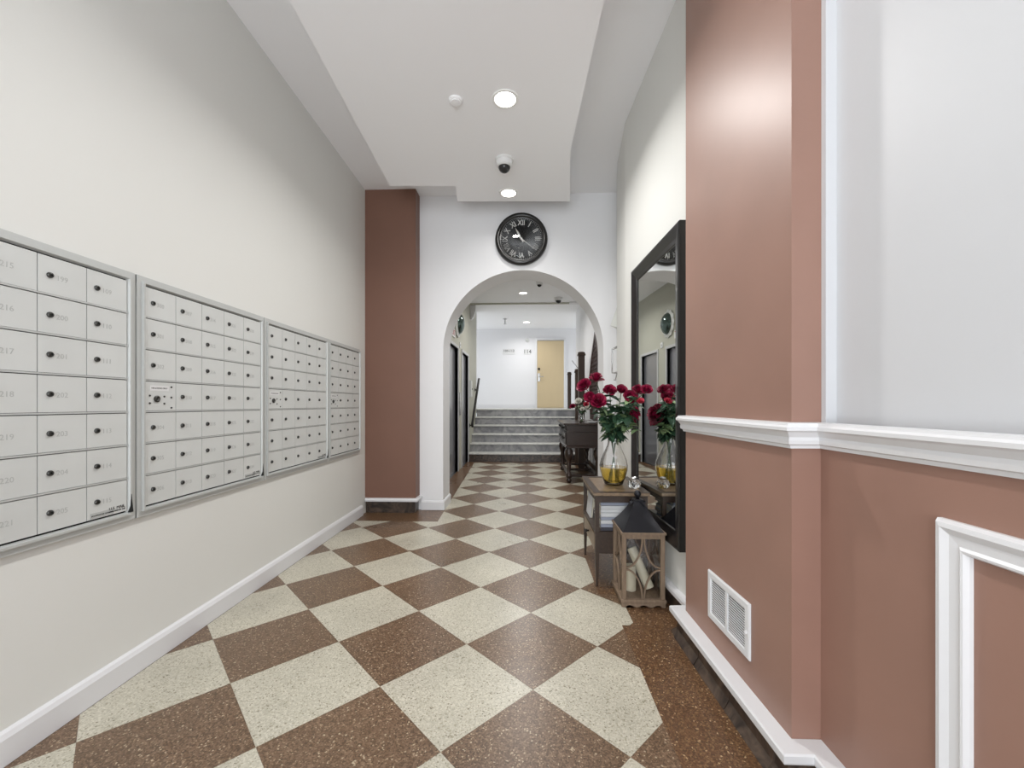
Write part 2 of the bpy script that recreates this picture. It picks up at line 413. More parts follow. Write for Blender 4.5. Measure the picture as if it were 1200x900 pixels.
# wainscot panel moulding
MR = frameM((0.93, 0.98, 0), (0, -1, 0))     # local x runs towards the camera, z out of the wall
ppf = [(0, -0.004), (0, 0.010), (0.006, 0.020), (0.016, 0.022), (0.030, 0.014), (0.050, 0.012), (0.056, 0.017), (0.061, 0.016), (0.066, 0.007), (0.068, -0.004)]
struct('trim_6', frame(bmesh.new(), 0, 1.5, 0.2, 0.946, ppf), M['trim'], Mx=MR)
# street end behind the camera: glazed entrance
struct('wall_entrance', BX(-2.1, -1.55, -2.7, -2.55, 0, CZ), M['wall'])
struct('wall_entrance_right', BX(0.75, 1.3, -2.7, -2.55, 0, CZ), M['wall'])
struct('wall_entrance_top', BX(-1.55, 0.75, -2.7, -2.55, 3.05, CZ), M['wall'])
d1 = struct('door_1', frame(bmesh.new(), 0, 2.3, 0, 3.05, [(0, 0), (0, 0.06), (0.06, 0.06), (0.06, 0)]), M['iron'], Mx=frameM((0.75, -2.6, 0), (-1, 0, 0)))

# ------------------------------------------------------------------ hallway beyond the arch
HX, HR = -1.27, 1.16
E = [(6.42, 7.42), (7.85, 8.66)]
ETOP = 2.19
bm = bmesh.new()
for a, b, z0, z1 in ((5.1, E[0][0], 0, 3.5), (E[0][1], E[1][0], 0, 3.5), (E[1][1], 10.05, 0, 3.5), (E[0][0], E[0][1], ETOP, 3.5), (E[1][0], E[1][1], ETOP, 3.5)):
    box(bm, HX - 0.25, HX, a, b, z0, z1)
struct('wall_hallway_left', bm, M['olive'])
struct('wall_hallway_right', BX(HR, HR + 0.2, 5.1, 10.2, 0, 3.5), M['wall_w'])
struct('baseboard_hallway_right', BX(HR - 0.02, HR, 5.1, 8.7, 0, 0.13), M['black_m'])
struct('baseboard_hallway_left', BX(HX, HX + 0.012, 5.1, E[0][0] - 0.06, 0, 0.12), M['trim'])
struct('ceiling_hallway', BX(-1.5, 1.4, 5.1, 8.98, 3.375, 3.6), M['ceil'])
struct('ceiling_landing', BX(-3.4, 3.4, 8.98, 12.6, 3.46, 3.6), M['ceil'])
struct('trim_7', BX(-1.27, 0.86, 8.955, 8.995, 3.345, 3.38), M['olive'])
struct('trim_8', BX(0.86, 1.16, 8.90, 9.06, 3.355, 3.46), M['trim'])
struct('wall_landing_back', BX(-3.4, 3.4, 12.5, 12.65, 1.0, 3.6), M['wall_w'])
struct('baseboard_landing', BX(-3.3, 0.17, 12.478, 12.5, 1.092, 1.19), M['trim'])
struct('wall_landing_left', BX(-3.4, HX - 0.001, 10.05, 10.2, 1.0, 3.6), M['wall_w'])
struct('wall_landing_right', BX(HR + 0.001, 3.4, 10.2, 10.35, 1.0, 3.6), M['wall_w'])
# white curved corbel where the hallway ceiling meets the landing
bm = bmesh.new(); pts = [(0, 0), (0.20, 0)] + [(0.20 * math.cos(a * PI / 16), -0.34 * math.sin(a * PI / 16)) for a in range(1, 8)] + [(0, -0.34)]
vs = [[bm.verts.new((HX + p[0] * 0.6, y, 3.375 + p[1])) for p in pts] for y in (9.0, 9.12)]
bm.faces.new(vs[0]); bm.faces.new(vs[1][::-1])
for k in range(len(pts)): bm.faces.new((vs[0][k], vs[0][(k + 1) % len(pts)], vs[1][(k + 1) % len(pts)], vs[1][k]))
struct('trim_9', bm, M['trim'])
# stairs
st = thing('staircase', 'six grey marble steps rising to the landing beyond the arch', 'stairs', T(0, 8.7, 0)); st['kind'] = 'structure'; del st['category']
RH, TD = 1.09 / 6, 0.28
put('stair_body', (lambda b: [box(b, HX + 0.001, HR - 0.001, 8.72 + k * TD, 8.72 + (k + 1) * TD + (2.3 if k == 5 else 0), 0, (k + 1) * RH - 0.03) for k in range(6)] and b)(bmesh.new()), M['stepm'], st)
for k in range(6):
    y = 8.70 + k * TD
    put('riser', BX(HX + 0.002, HR - 0.002, y, y + 0.02, k * RH + 0.001, (k + 1) * RH - 0.03), M['black_m'] if k == 0 else M['stepm'], st, label='dark marble riser' if k == 0 else None)
    put('tread', BX(HX + 0.002, HR - 0.002, y - 0.03, y + TD + 0.03 if k < 5 else 12.5, (k + 1) * RH - 0.03, (k + 1) * RH), M['treadm'], st, bevel=0.008)
struct('floor_landing', BX(-3.4, 3.4, 10.21, 12.6, 0.98, 1.0899), M['treadm'])
# far door
dr = struct('door_2', BX(0.245, 1.035, 12.44, 12.475, 1.10, 3.085), M['tan'])
FM = frameM((0.0, 12.5, 0), (1, 0, 0))
struct('trim_10', frame(bmesh.new(), 0.178, 1.100, 1.0, 3.17, [(0, 0.002), (0, 0.06), (0.055, 0.07), (0.065, 0.06), (0.065, 0.002)]), M['trim'], Mx=FM)
put('lock_plate', BX(0.262, 0.33, 12.425, 12.44, 1.88, 2.12), M['chrome'], dr, bevel=0.004)
put('door_handle', tube(bmesh.new(), [(0.30, 12.43, 2.02), (0.30, 12.38, 2.02), (0.43, 12.375, 2.02)], 0.012), M['chrome'], dr, smooth=True)
put('deadbolt', lathe(bmesh.new(), [(0.036, 0), (0.036, 0.02), (0.02, 0.03), (0, 0.03)], 16), M['iron'], dr, Mx=T(0.297, 12.44, 2.25) @ Matrix.Rotation(PI / 2, 4, 'X'))

# elevators
for n, (a, b) in enumerate(E):
    lab = ('dark steel elevator door nearer the arch', 'dark steel elevator door nearer the stairs')[n]
    ev = thing('elevator_door', lab, 'elevator', T(HX, (a + b) / 2, 0)); ev['kind'] = 'structure'; ev['group'] = 'elevator doors in the hallway'
    del ev['category']; del ev['group']
    EM = frameM((HX, a, 0), (0, 1, 0))
    wd = b - a
    fb = bmesh.new(); box(fb, -0.05, 0.0, 0, ETOP + 0.05, -0.11, 0.018); box(fb, wd, wd + 0.05, 0, ETOP + 0.05, -0.11, 0.018); box(fb, 0, wd, ETOP, ETOP + 0.05, -0.11, 0.018)
    put('door_frame', fb, M['steel_f'], ev, Mx=EM, bevel=0.004)
    put('door_panel', BX(0.002, wd / 2 - 0.003, 0.01, ETOP - 0.002, -0.055, -0.03), M['steel'], ev, Mx=EM)
    put('door_panel', BX(wd / 2 + 0.003, wd - 0.002, 0.01, ETOP - 0.002, -0.070, -0.045), M['steel'], ev, Mx=EM)
    put('door_sill', BX(0.002, wd - 0.002, 0.0, 0.008, -0.12, -0.002), M['chrome'], ev, Mx=EM)
cp = thing('call_panel', 'steel call button panel between the two elevators', 'call panel', frameM((HX, 7.58, 1.0), (0, 1, 0)))
put('plate', BX(0, 0.12, 0, 0.42, 0.001, 0.012), M['chrome'], cp, Mx=WM[cp], bevel=0.003)
for k in (0.16, 0.25): put('button', lathe(bmesh.new(), [(0.022, 0.012), (0.022, 0.02), (0.016, 0.024), (0, 0.024)], 16), M['steel_f'], cp, Mx=WM[cp] @ T(0.06, k, 0))
cp = thing('key_box', 'small pale metal box on the wall beyond the second elevator', 'box', frameM((HX, 8.80, 1.35), (0, 1, 0)))
put('case', BX(0, 0.14, 0, 0.36, 0.001, 0.05), M['steel_f'], cp, Mx=WM[cp], bevel=0.005)
put('door', BX(0.012, 0.128, 0.012, 0.348, 0.05, 0.056), M['frost'], cp, Mx=WM[cp])
put('latch', BX(0.10, 0.115, 0.16, 0.19, 0.056, 0.064), M['iron'], cp, Mx=WM[cp])
es = thing('exit_sign', 'small pale plate with red letters above the nearer elevator', 'sign', frameM((HX, 6.95, 2.40), (0, 1, 0)))
put('plate', BX(-0.15, 0.15, -0.07, 0.07, 0.001, 0.014), M['plate'], es, Mx=WM[es], bevel=0.003)
put('lettering', text_mesh('EXIT', 0.13, M['red']), None, es, Mx=WM[es] @ T(0, 0, 0.015))
es = thing('wall_button', 'small white square plate on wall between elevators, high up', 'wall plate', frameM((HX, 7.64, 2.29), (0, 1, 0)))
put('plate', BX(-0.05, 0.05, -0.05, 0.05, 0.001, 0.014), M['plate'], es, Mx=WM[es], bevel=0.003)
put('button', lathe(bmesh.new(), [(0.02, 0.014), (0.018, 0.022), (0, 0.022)], 14), M['steel_f'], es, Mx=WM[es])
# round convex mirror above
RM = frameM((HX, 7.35, 2.63), (0, 1, 0))
cv = thing('convex_mirror', 'round domed mirror with pearly scalloped rim high on hallway wall', 'mirror', RM)
bm = bmesh.new(); N = 48
prof = [(0.235, 0.002), (0.245, 0.02), (0.20, 0.045), (0.19, 0.03), (0.0, 0.03)]
rings = []
for r, z in prof[:-1]:
    rings.append([bm.verts.new(((r + (0.012 * math.cos(12 * 2 * PI * k / N) if r > 0.22 else 0)) * math.cos(2 * PI * k / N), (r + (0.012 * math.cos(12 * 2 * PI * k / N) if r > 0.22 else 0)) * math.sin(2 * PI * k / N), z)) for k in range(N)])
for A, B in zip(rings, rings[1:]):
    for k in range(N): bm.faces.new((A[k], A[(k + 1) % N], B[(k + 1) % N], B[k]))
bm.faces.new(rings[0][::-1]); bm.faces.new(rings[-1])
put('rim', bm, M['frost'], cv, Mx=RM)
put('dome', lathe(bmesh.new(), [(0.188 * math.cos(a * PI / 16), 0.032 + 0.10 * math.sin(a * PI / 16)) for a in range(0, 9)], 40), M['seal'], cv, Mx=RM, smooth=True)
# handrail on the left of the stairs
hr = thing('stair_handrail', 'black iron handrail rising along the left of the stairs', 'handrail', T(HX, 8.8, 0))
put('rail', tube(bmesh.new(), [(HX + 0.07, 8.84, 0.72), (HX + 0.07, 8.82, 0.78), (HX + 0.07, 9.98, 1.80), (HX + 0.07, 10.04, 1.81)], 0.026, 12), M['iron'], hr, smooth=True)
for y, z in ((8.90, 0.82), (9.80, 1.61)):
    put('bracket', tube(bmesh.new(), [(HX, y, z - 0.07), (HX + 0.05, y, z - 0.07), (HX + 0.07, y, z - 0.01)], 0.014, 8), M['iron'], hr, smooth=True)
    put('wall_flange', BX(HX + 0.001, HX + 0.012, y - 0.035, y + 0.035, z - 0.105, z - 0.035), M['iron'], hr)
# newel post on the landing and tall posts at the right
def post(x, y, z0, z1, wd, name, label):
    p = thing(name, label, 'post', T(x, y, z0), 'dark posts right of the stairs')
    put('shaft', BX(x - wd / 2, x + wd / 2, y - wd / 2, y + wd / 2, z0, z1 - 0.08), M['post'], p, bevel=0.006)
    put('collar', BX(x - wd * .62, x + wd * .62, y - wd * .62, y + wd * .62, z1 - 0.08, z1 - 0.045), M['post'], p, bevel=0.006)
    put('cap', lathe(bmesh.new(), [(wd * .55, z1 - 0.045), (wd * .62, z1 - 0.03), (wd * .5, z1 - 0.008), (0, z1)], 16, (x, y, 0)), M['post'], p, smooth=True)
    return p
post(1.02, 10.6, 1.09, 2.02, 0.085, 'newel_post', 'slim dark newel post standing on the landing beside tan door')
post(0.985, 8.52, 0, 1.92, 0.10, 'tall_post', 'shorter of two tall dark posts right of the stairs')
post(0.995, 7.98, 0, 2.20, 0.115, 'tall_post', 'taller of two dark posts, next to the carved wall panel')
tag(put('curtain_wand', tube(bmesh.new(), [(0.96, 9.35, 2.17), (1.00, 8.52, 1.925)], 0.007, 6), M['iron']), 'thin metal rod slanting down to the shorter dark post', 'rod')
# carved pointed panel on the right hallway wall
FR = frameM((HR - 0.002, 7.80, 0.93), (0, -1, 0))
fp = thing('carved_panel', 'tall pointed openwork carved wood panel above hallway console', 'wall carving', FR)
out = [(0.12, 0), (1.18, 0), (1.30, 0.45), (1.28, 0.80), (1.02, 1.16), (0.65, 1.52), (0.28, 1.16), (0.02, 0.80), (0, 0.45)]
def inset(pts, f):
    cx, cy = 0.65, 0.66
    return [(cx + (x - cx) * f, cy + (y - cy) * f) for x, y in pts]
inn = inset(out, 0.86)
bm = bmesh.new(); n = len(out)
A = [bm.verts.new((x, y, 0.002)) for x, y in out]; B = [bm.verts.new((x, y, 0.045)) for x, y in out]; Cc = [bm.verts.new((x, y, 0.045)) for x, y in inn]; Dd = [bm.verts.new((x, y, 0.002)) for x, y in inn]
for P_, Q_ in ((A, B), (B, Cc), (Cc, Dd), (Dd, A)):
    for k in range(n): bm.faces.new((P_[k], P_[(k + 1) % n], Q_[(k + 1) % n], Q_[k]))
put('panel_frame', bm, M['fret'], fp, Mx=FR)
put('backing', PR(inn, 0.004, 0.012), M['fretb'], fp, Mx=FR)
bm = bmesh.new()
for k in range(-12, 24):
    for sg in (1, -1):
        # clip line y = sg*1.2*x + c to inner outline
        c0 = k * 0.14 + (0 if sg > 0 else 0.6)
        hits = []
        for i in range(n):
            p, q = inn[i], inn[(i + 1) % n]
            fp1, fq1 = p[1] - sg * 1.2 * p[0] - c0, q[1] - sg * 1.2 * q[0] - c0
            if fp1 * fq1 < 0:
                t = fp1 / (fp1 - fq1); hits.append((p[0] + (q[0] - p[0]) * t, p[1] + (q[1] - p[1]) * t))
        if len(hits) == 2: bar(bm, (*hits[0], 0.026), (*hits[1], 0.026), 0.024, 0.024)
put('lattice', bm, M['fret'], fp, Mx=FR)

# back-wall signs
def wall_sign(name, label, x, z, w_, h_, lines):
    sm = frameM((x, 12.5, z), (1, 0, 0)); s = thing(name, label, 'sign', sm)
    put('plate', BX(-w_ / 2, w_ / 2, -h_ / 2, h_ / 2, 0.001, 0.012), M['plate'], s, Mx=sm, bevel=0.003)
    for txt, sz, yy in lines: put('lettering', text_mesh(txt, sz, M['ink'], 0.001), None, s, Mx=sm @ T(0, yy, 0.013))
wall_sign('room_sign', 'wide numbered sign plate on white wall left of number sign', -0.60, 2.775, 0.36, 0.17, [('109-113', 0.10, 0.02)])
wall_sign('number_sign', 'small black numerals 114 on the wall beside the tan door', -0.045, 2.77, 0.21, 0.17, [('114', 0.16, 0)])
# landing ceiling fittings
sp = thing('sprinkler_pendant', 'small grey pendant hanging from landing ceiling left of lamp', 'sprinkler', T(-0.63, 11.0, 3.46))
put('escutcheon', lathe(bmesh.new(), [(0.06, 3.459), (0.05, 3.44), (0.02, 3.435), (0.0, 3.435)], 20, (-0.63, 11.0, 0)), M['chrome'], sp)
put('drop_pipe', tube(bmesh.new(), [(-0.63, 11.0, 3.44), (-0.63, 11.0, 3.33)], 0.02, 10), M['chrome'], sp)
put('deflector', lathe(bmesh.new(), [(0.03, 3.325), (0.045, 3.315), (0.0, 3.31)], 16, (-0.63, 11.0, 0)), M['chrome'], sp)
sd = thing('wall_detector', 'small white round detector high on back wall above number sign', 'detector', frameM((-0.05, 12.5, 3.12), (1, 0, 0)))
put('base_ring', lathe(bmesh.new(), [(0.07, 0.001), (0.07, 0.02), (0.055, 0.03), (0, 0.03)], 24), M['plate'], sd, Mx=WM[sd])
put('cover', lathe(bmesh.new(), [(0.045, 0.03), (0.04, 0.05), (0, 0.055)], 24), M['frost'], sd, Mx=WM[sd], smooth=True)

# ------------------------------------------------------------------ ceiling fittings
def downlight(x, y, z, label, r=0.075, power=DOWNLIGHT_W):
    t = thing('ceiling_light', label, 'ceiling light', T(x, y, z), 'recessed ceiling lights')
    put('trim_ring', lathe(bmesh.new(), [(r, z), (r + 0.018, z), (r + 0.016, z - 0.006), (r, z - 0.008), (r - 0.004, z - 0.004), (r - 0.004, z)], 32, (x, y, 0)), M['lampring'], t, smooth=False)
    put('diffuser', lathe(bmesh.new(), [(r - 0.005, z - 0.001), (r - 0.005, z - 0.005), (0, z - 0.006)], 32, (x, y, 0)), M['lamp'], t)
    l = bpy.data.lights.new('lamp', 'AREA'); l.shape = 'DISK'; l.size = 2 * r; l.energy = power; l.color = (1, 0.985, 0.96); l.spread = 2.7
    o = bpy.data.objects.new('lamp', l); COL.objects.link(o); o.location = (x, y, z - 0.012)
downlight(-0.163, 2.87, 3.3, 'nearer recessed light in the dropped ceiling', power=22)
downlight(-0.202, 4.146, 3.3, 'recessed light in dropped ceiling just above the clock', power=DOWNLIGHT_W * 0.14)
downlight(-0.20, 1.30, 3.3, 'added fill light, unseen, in the dropped ceiling above camera', power=9)  # out of view, added to even out the hall light
downlight(-0.22, -0.60, 3.3, 'added fill light, unseen, in the dropped ceiling by the entrance', power=6)  # second out-of-view lamp added for a more even hall
downlight(-0.11, 6.15, 3.375, 'added fill light in the hallway ceiling, unseen behind the arch', power=DOWNLIGHT_W * 0.8)  # added lamp, out of sight, brightens the hallway
downlight(-0.114, 8.165, 3.375, 'recessed light seen through arch in the hallway ceiling')
downlight(-0.067, 11.5, 3.46, 'recessed light over the landing, farthest from the arch', r=0.09, power=DOWNLIGHT_W * 0.65)
def dome_cam(x, y, z, label, r=0.06):
    t = thing('dome_camera', label, 'camera', T(x, y, z))
    put('mount', lathe(bmesh.new(), [(r * 1.25, z), (r * 1.25, z - 0.012), (r * 1.1, z - 0.02), (r * 1.05, z - 0.055), (r * 0.9, z - 0.065), (0, z - 0.065)], 28, (x, y, 0)), M['plate'], t, smooth=False)
    put('dome', lathe(bmesh.new(), [(r * 0.8 * math.cos(a * PI / 14), z - 0.062 - r * 0.8 * math.sin(a * PI / 14)) for a in range(0, 8)], 24, (x, y, 0)), M['smoked'], t, smooth=True)
dome_cam(-0.211, 3.581, 3.3, 'white dome camera with dark bulb between the two near lights', 0.064)
dome_cam(0.60, 8.55, 3.375, 'dark dome camera in the hallway ceiling at right', 0.07)
dome_cam(0.185, 7.40, 3.375, 'small dark dome camera nearest the arch top', 0.05)
sm_ = thing('smoke_detector', 'flat white disc detector on the dropped ceiling left of lamp', 'detector', T(-0.505, 2.865, 3.3))
put('base_ring', lathe(bmesh.new(), [(0.048, 3.3), (0.048, 3.292), (0.04, 3.286), (0, 3.286)], 28, (-0.505, 2.865, 0)), M['ceil'], sm_)
put('cover', lathe(bmesh.new(), [(0.036, 3.286), (0.034, 3.279), (0, 3.277)], 28, (-0.505, 2.865, 0)), M['ceil'], sm_)

# ------------------------------------------------------------------ clock
KM = frameM((-0.085, 4.72, 3.055), (1, 0, 0))
ck = thing('wall_clock', 'large round black clock with pale Roman numerals above the arch', 'clock', KM)
put('rim', lathe(bmesh.new(), [(0.20, 0.002), (0.285, 0.002), (0.296, 0.02), (0.288, 0.05), (0.265, 0.062), (0.245, 0.052), (0.238, 0.03), (0.20, 0.03)], 64), M['blackw'], ck, Mx=KM, smooth=True)
put('face', lathe(bmesh.new(), [(0.24, 0.018), (0.24, 0.031), (0, 0.031)], 64), M['clockf'], ck, Mx=KM)
put('inner_ring', lathe(bmesh.new(), [(0.243, 0.031), (0.243, 0.040), (0.236, 0.040), (0.236, 0.031)], 64), M['chrome'], ck, Mx=KM)
ROM = ['XII', 'I', 'II', 'III', 'IIII', 'V', 'VI', 'VII', 'VIII', 'IX', 'X', 'XI']
for k, s in enumerate(ROM):
    a = -k * PI / 6
    put('numeral', text_mesh(s, 0.066, M['numeral'], 0.0008, 0.0016), None, ck, Mx=KM @ Matrix.Rotation(a, 4, 'Z') @ T(0, 0.180, 0.0325) @ Matrix.Scale(1.25, 4, (0, 1, 0)))
bm = bmesh.new()
for k in range(60):
    a = k * PI / 30; r0 = 0.219 if k % 5 else 0.214
    bar(bm, (r0 * math.sin(a), r0 * math.cos(a), 0.0325), (0.228 * math.sin(a), 0.228 * math.cos(a), 0.0325), 0.0025 if k % 5 else 0.006, 0.001)
put('minute_track', bm, M['numeral'], ck, Mx=KM)
def hand(L, wd, ang, z):
    bm = bmesh.new(); pts = [(-wd * .5, -0.045), (wd * .5, -0.045), (wd * .35, 0), (wd * .8, L * .55), (0, L), (-wd * .8, L * .55), (-wd * .35, 0)]
    prism(bm, pts, z, z + 0.0015)
    return bm, KM @ Matrix.Rotation(-math.radians(ang), 4, 'Z')
for nm, a in (('hour_hand', (0.14, 0.014, 331, 0.036)), ('minute_hand', (0.21, 0.010, 128, 0.040))):
    b_, m_ = hand(*a); put(nm, b_, M['numeral'], ck, Mx=m_)
put('hub', lathe(bmesh.new(), [(0.012, 0.034), (0.012, 0.045), (0, 0.046)], 20), M['numeral'], ck, Mx=KM)
put('cover_glass', lathe(bmesh.new(), [(0.240, 0.048), (0.20, 0.056), (0.15, 0.0625), (0.10, 0.067), (0.05, 0.0695), (0, 0.0705), ], 64), M['pane'], ck, Mx=KM, smooth=True)

# ------------------------------------------------------------------ mailboxes
ZB, RP, CP = 0.735, 0.1434, 0.1675
FO = 0.022      # door plane stands off the wall
door_me = {}
def simple_mesh(name, bm, m, smooth=False):
    me = bpy.data.meshes.new(name); bmesh.ops.recalc_face_normals(bm, faces=bm.faces)
    if smooth:
        for f in bm.faces: f.smooth = True
    bm.to_mesh(me); bm.free(); me.materials.append(m); return me
lock_me = simple_mesh('lock', lathe(bmesh.new(), [(0.0105, 0), (0.0105, 0.004), (0.009, 0.007), (0.0045, 0.008), (0.0045, 0.004), (0, 0.004)], 14), M['lock'])
screw_me = simple_mesh('screw', lathe(bmesh.new(), [(0.0045, 0), (0.004, 0.003), (0, 0.0035)], 10), M['lock'])
def mail_unit(s_out0, s_out1, s_in0, ncol, label, lockdoor, decal, numbers):
    p = W(s_out0); UM = frameM((p[0], p[1], 0), WD)
    u = thing('mailbox_unit', label, 'mailbox', UM @ T(0, ZB - 0.04, 0), 'mailbox banks on the left wall')
    wd = s_out1 - s_out0; x0 = s_in0 - s_out0; x1 = x0 + ncol * CP; z1 = ZB + 7 * RP
    put('back_plate', BX(0.004, wd - 0.004, ZB - 0.03, z1 + 0.03, -0.004, 0.014), M['dark'], u, Mx=UM)
    fb = bmesh.new()
    for (a0, a1, b0, b1, h0, h1) in ((0, wd, z1 + 0.002, z1 + 0.040, 0.004, 0.020), (0, wd, ZB - 0.042, ZB - 0.002, 0.004, 0.020),
                                     (0, x0 - 0.002, ZB - 0.042, z1 + 0.04, 0.004, 0.0198), (x1 + 0.002, wd, ZB - 0.042, z1 + 0.04, 0.004, 0.0198)):
        box(fb, a0, a1, b0, b1, h0, h1)
    put('frame', fb, M['alu_d'], u, Mx=UM, bevel=0.002)
    fb = frame(bmesh.new(), x0 - 0.016, x1 + 0.016, ZB - 0.016, z1 + 0.016, [(0, 0.018), (0, 0.032), (0.009, 0.032), (0.011, 0.026), (0.013, 0.018)])
    put('raised_bead', fb, M['alu_d'], u, Mx=UM)
    for r in range(1, 7):
        put('rail', BX(x0 - 0.001, x1 + 0.001, ZB + r * RP - 0.0015, ZB + r * RP + 0.0045, 0.012, 0.0265), M['alu_d'], u, Mx=UM)
    dm = simple_mesh('door', BX(0.0016, CP - 0.0016, 0.006, RP - 0.0045, 0.0, 0.0095), M['alu'])
    for c in range(ncol):
        for r in range(7):
            DM = UM @ T(x0 + c * CP, ZB + (6 - r) * RP, 0.0142)
            d = put('door', dm, None, u, Mx=DM)
            if lockdoor and (c, r) == (0, 3):
                d['label'] = 'blank door with collection lock, screws and paper label'
                put('paper_label', BX(0.022, 0.125, 0.098, 0.122, 0.0096, 0.0105), M['plate'], d, Mx=DM)
                put('lettering', text_mesh('USE SCREWS ONLY', 0.010, M['ink'], 0.0003), None, d, Mx=DM @ T(0.0735, 0.110, 0.0107))
                for sx, sy in ((0.022, 0.075), (0.022, 0.04), (0.10, 0.072), (0.10, 0.038), (0.14, 0.118), (0.14, 0.068), (0.14, 0.018)):
                    put('screw', screw_me, None, d, Mx=DM @ T(sx, sy, 0.0095))
                put('lock_ring', lathe(bmesh.new(), [(0.015, 0.0095), (0.016, 0.015), (0.011, 0.018), (0.006, 0.013), (0, 0.013)], 18, (0.058, 0.06, 0)), M['lock'], d, Mx=DM)
                continue
            put('lock', lock_me, None, d, Mx=DM @ T(0.0385, 0.072, 0.0095))
            if numbers:
                s = numbers(c, r)
                if s: put('number', text_mesh(s, 0.027, M['num'], 0.0003), None, d, Mx=DM @ T(0.080, 0.068, 0.0097))
    if decal:
        put('decal', BX(x1 - 0.155, x1 - 0.06, ZB + 0.008, ZB + 0.030, 0.0238, 0.0242), M['num'], u, Mx=UM)
        put('lettering', text_mesh('U.S. MAIL', 0.017, M['ink'], 0.0004), None, u, Mx=UM @ T(x1 - 0.045, ZB + 0.030, 0.0245))
        put('lettering', text_mesh('APPROVED BY THE', 0.0085, M['ink'], 0.0004), None, u, Mx=UM @ T(x1 - 0.045, ZB + 0.018, 0.0245))
        put('lettering', text_mesh('POSTMASTER GENERAL', 0.0085, M['ink'], 0.0004), None, u, Mx=UM @ T(x1 - 0.105, ZB + 0.018, 0.0245))
        lk = bmesh.new(); v = [lk.verts.new(q) for q in ((x1 + 0.004, ZB - 0.004, 0.0335), (x1 + 0.020, ZB - 0.004, 0.0335), (x1 + 0.012, ZB + 0.075, 0.0335), (x1 + 0.004, ZB - 0.004, 0.02), (x1 + 0.020, ZB - 0.004, 0.02), (x1 + 0.012, ZB + 0.075, 0.02))]
        for f in ((0, 1, 2), (5, 4, 3), (0, 3, 4, 1), (1, 4, 5, 2), (2, 5, 3, 0)): lk.faces.new([v[i] for i in f])
        put('corner_wedge', lk, M['dark'], u, Mx=UM)
def nums1(c, r):
    if c == 4: return str(109 + r)
    if c == 3: return str(199 + r)
    if c == 2: return str(215 + r)
    return str((231, 247)[c] + r)
mail_unit(-0.140, 0.783, 0.739 - 5 * CP, 5, 'nearest bank of grey mailboxes, cut off by the photo edge', False, True, nums1)
mail_unit(0.790, 1.707, 0.827, 5, 'second bank of grey mailboxes from camera, with screwed blank door', True, True, lambda c, r: str(300 + c * 7 + r))
mail_unit(1.712, 2.620, 1.747, 5, 'third bank of grey mailboxes from the camera', True, True, None)
mail_unit(2.625, 3.352, 2.660, 4, 'farthest, four-column bank of grey mailboxes beside brown pillar', True, False, None)

# ------------------------------------------------------------------ right wall: vent, mirror
VD = Vector((0.026, -0.83, 0)).normalized()
vo = Vector((0.812, 2.2, 0)) + VD * (2.2 - 1.935)
VM = frameM(vo, VD)
vt = thing('air_vent', 'white louvred air vent low on the brown pillar', 'vent', VM @ T(0, 0.24, 0))
put('vent_frame', frame(bmesh.new(), 0, 0.338, 0.238, 0.452, [(0, 0.001), (0.001, 0.007), (0.006, 0.010), (0.028, 0.010), (0.031, 0.004), (0.031, 0.001)]), M['trim'], vt, Mx=VM)
put('back_plate', BX(0.03, 0.308, 0.268, 0.422, 0.0008, 0.002), M['dark'], vt, Mx=VM)
put('centre_bar', BX(0.161, 0.177, 0.268, 0.422, 0.002, 0.010), M['trim'], vt, Mx=VM)
def louver(x0, x1):
    bm = bmesh.new(); v = [bm.verts.new(q) for q in ((x0, 0, 0.002), (x1, 0, 0.002), (x1, -0.0010, 0.0065), (x0, -0.0010, 0.0065), (x0, 0.0018, 0.002), (x1, 0.0018, 0.002), (x1, 0.0012, 0.0068), (x0, 0.0012, 0.0068))]
    for f in ((0, 3, 2, 1), (4, 5, 6, 7), (0, 1, 5, 4), (1, 2, 6, 5), (2, 3, 7, 6), (3, 0, 4, 7)): bm.faces.new([v[i] for i in f])
    return simple_mesh('louvre', bm, M['trim'])
for lm in (louver(0.030, 0.161), louver(0.177, 0.308)):
    for k in range(15): put('louvre', lm, None, vt, Mx=VM @ T(0, 0.2765 + k * 0.0101, 0))
put('lever', BX(0.319, 0.325, 0.335, 0.345, 0.010, 0.018), M['trim'], vt, Mx=VM)
MD = (Vector((0.86, 2.5, 0)) - Vector((0.81, 3.56, 0))).normalized()   # along the wall, towards the camera
def wallx(y): return 0.86 + (2.5 - y) * (0.05 / 1.06)
MM = frameM((wallx(3.235), 3.235, 0), MD)
mw = 3.235 - 2.335
mi = thing('wall_mirror', 'tall black-framed mirror hanging on the right wall', 'mirror', MM @ T(0, 0.38, 0))
put('mirror_frame', frame(bmesh.new(), 0, mw, 0.385, 2.215, [(0, 0.002), (0, 0.040), (0.006, 0.046), (0.018, 0.046), (0.070, 0.030), (0.092, 0.026), (0.095, 0.020), (0.095, 0.002)]), M['blackw'], mi, Mx=MM)
put('mirror_glass', BX(0.092, mw - 0.092, 0.477, 2.123, 0.004, 0.020), M['mirror'], mi, Mx=MM)
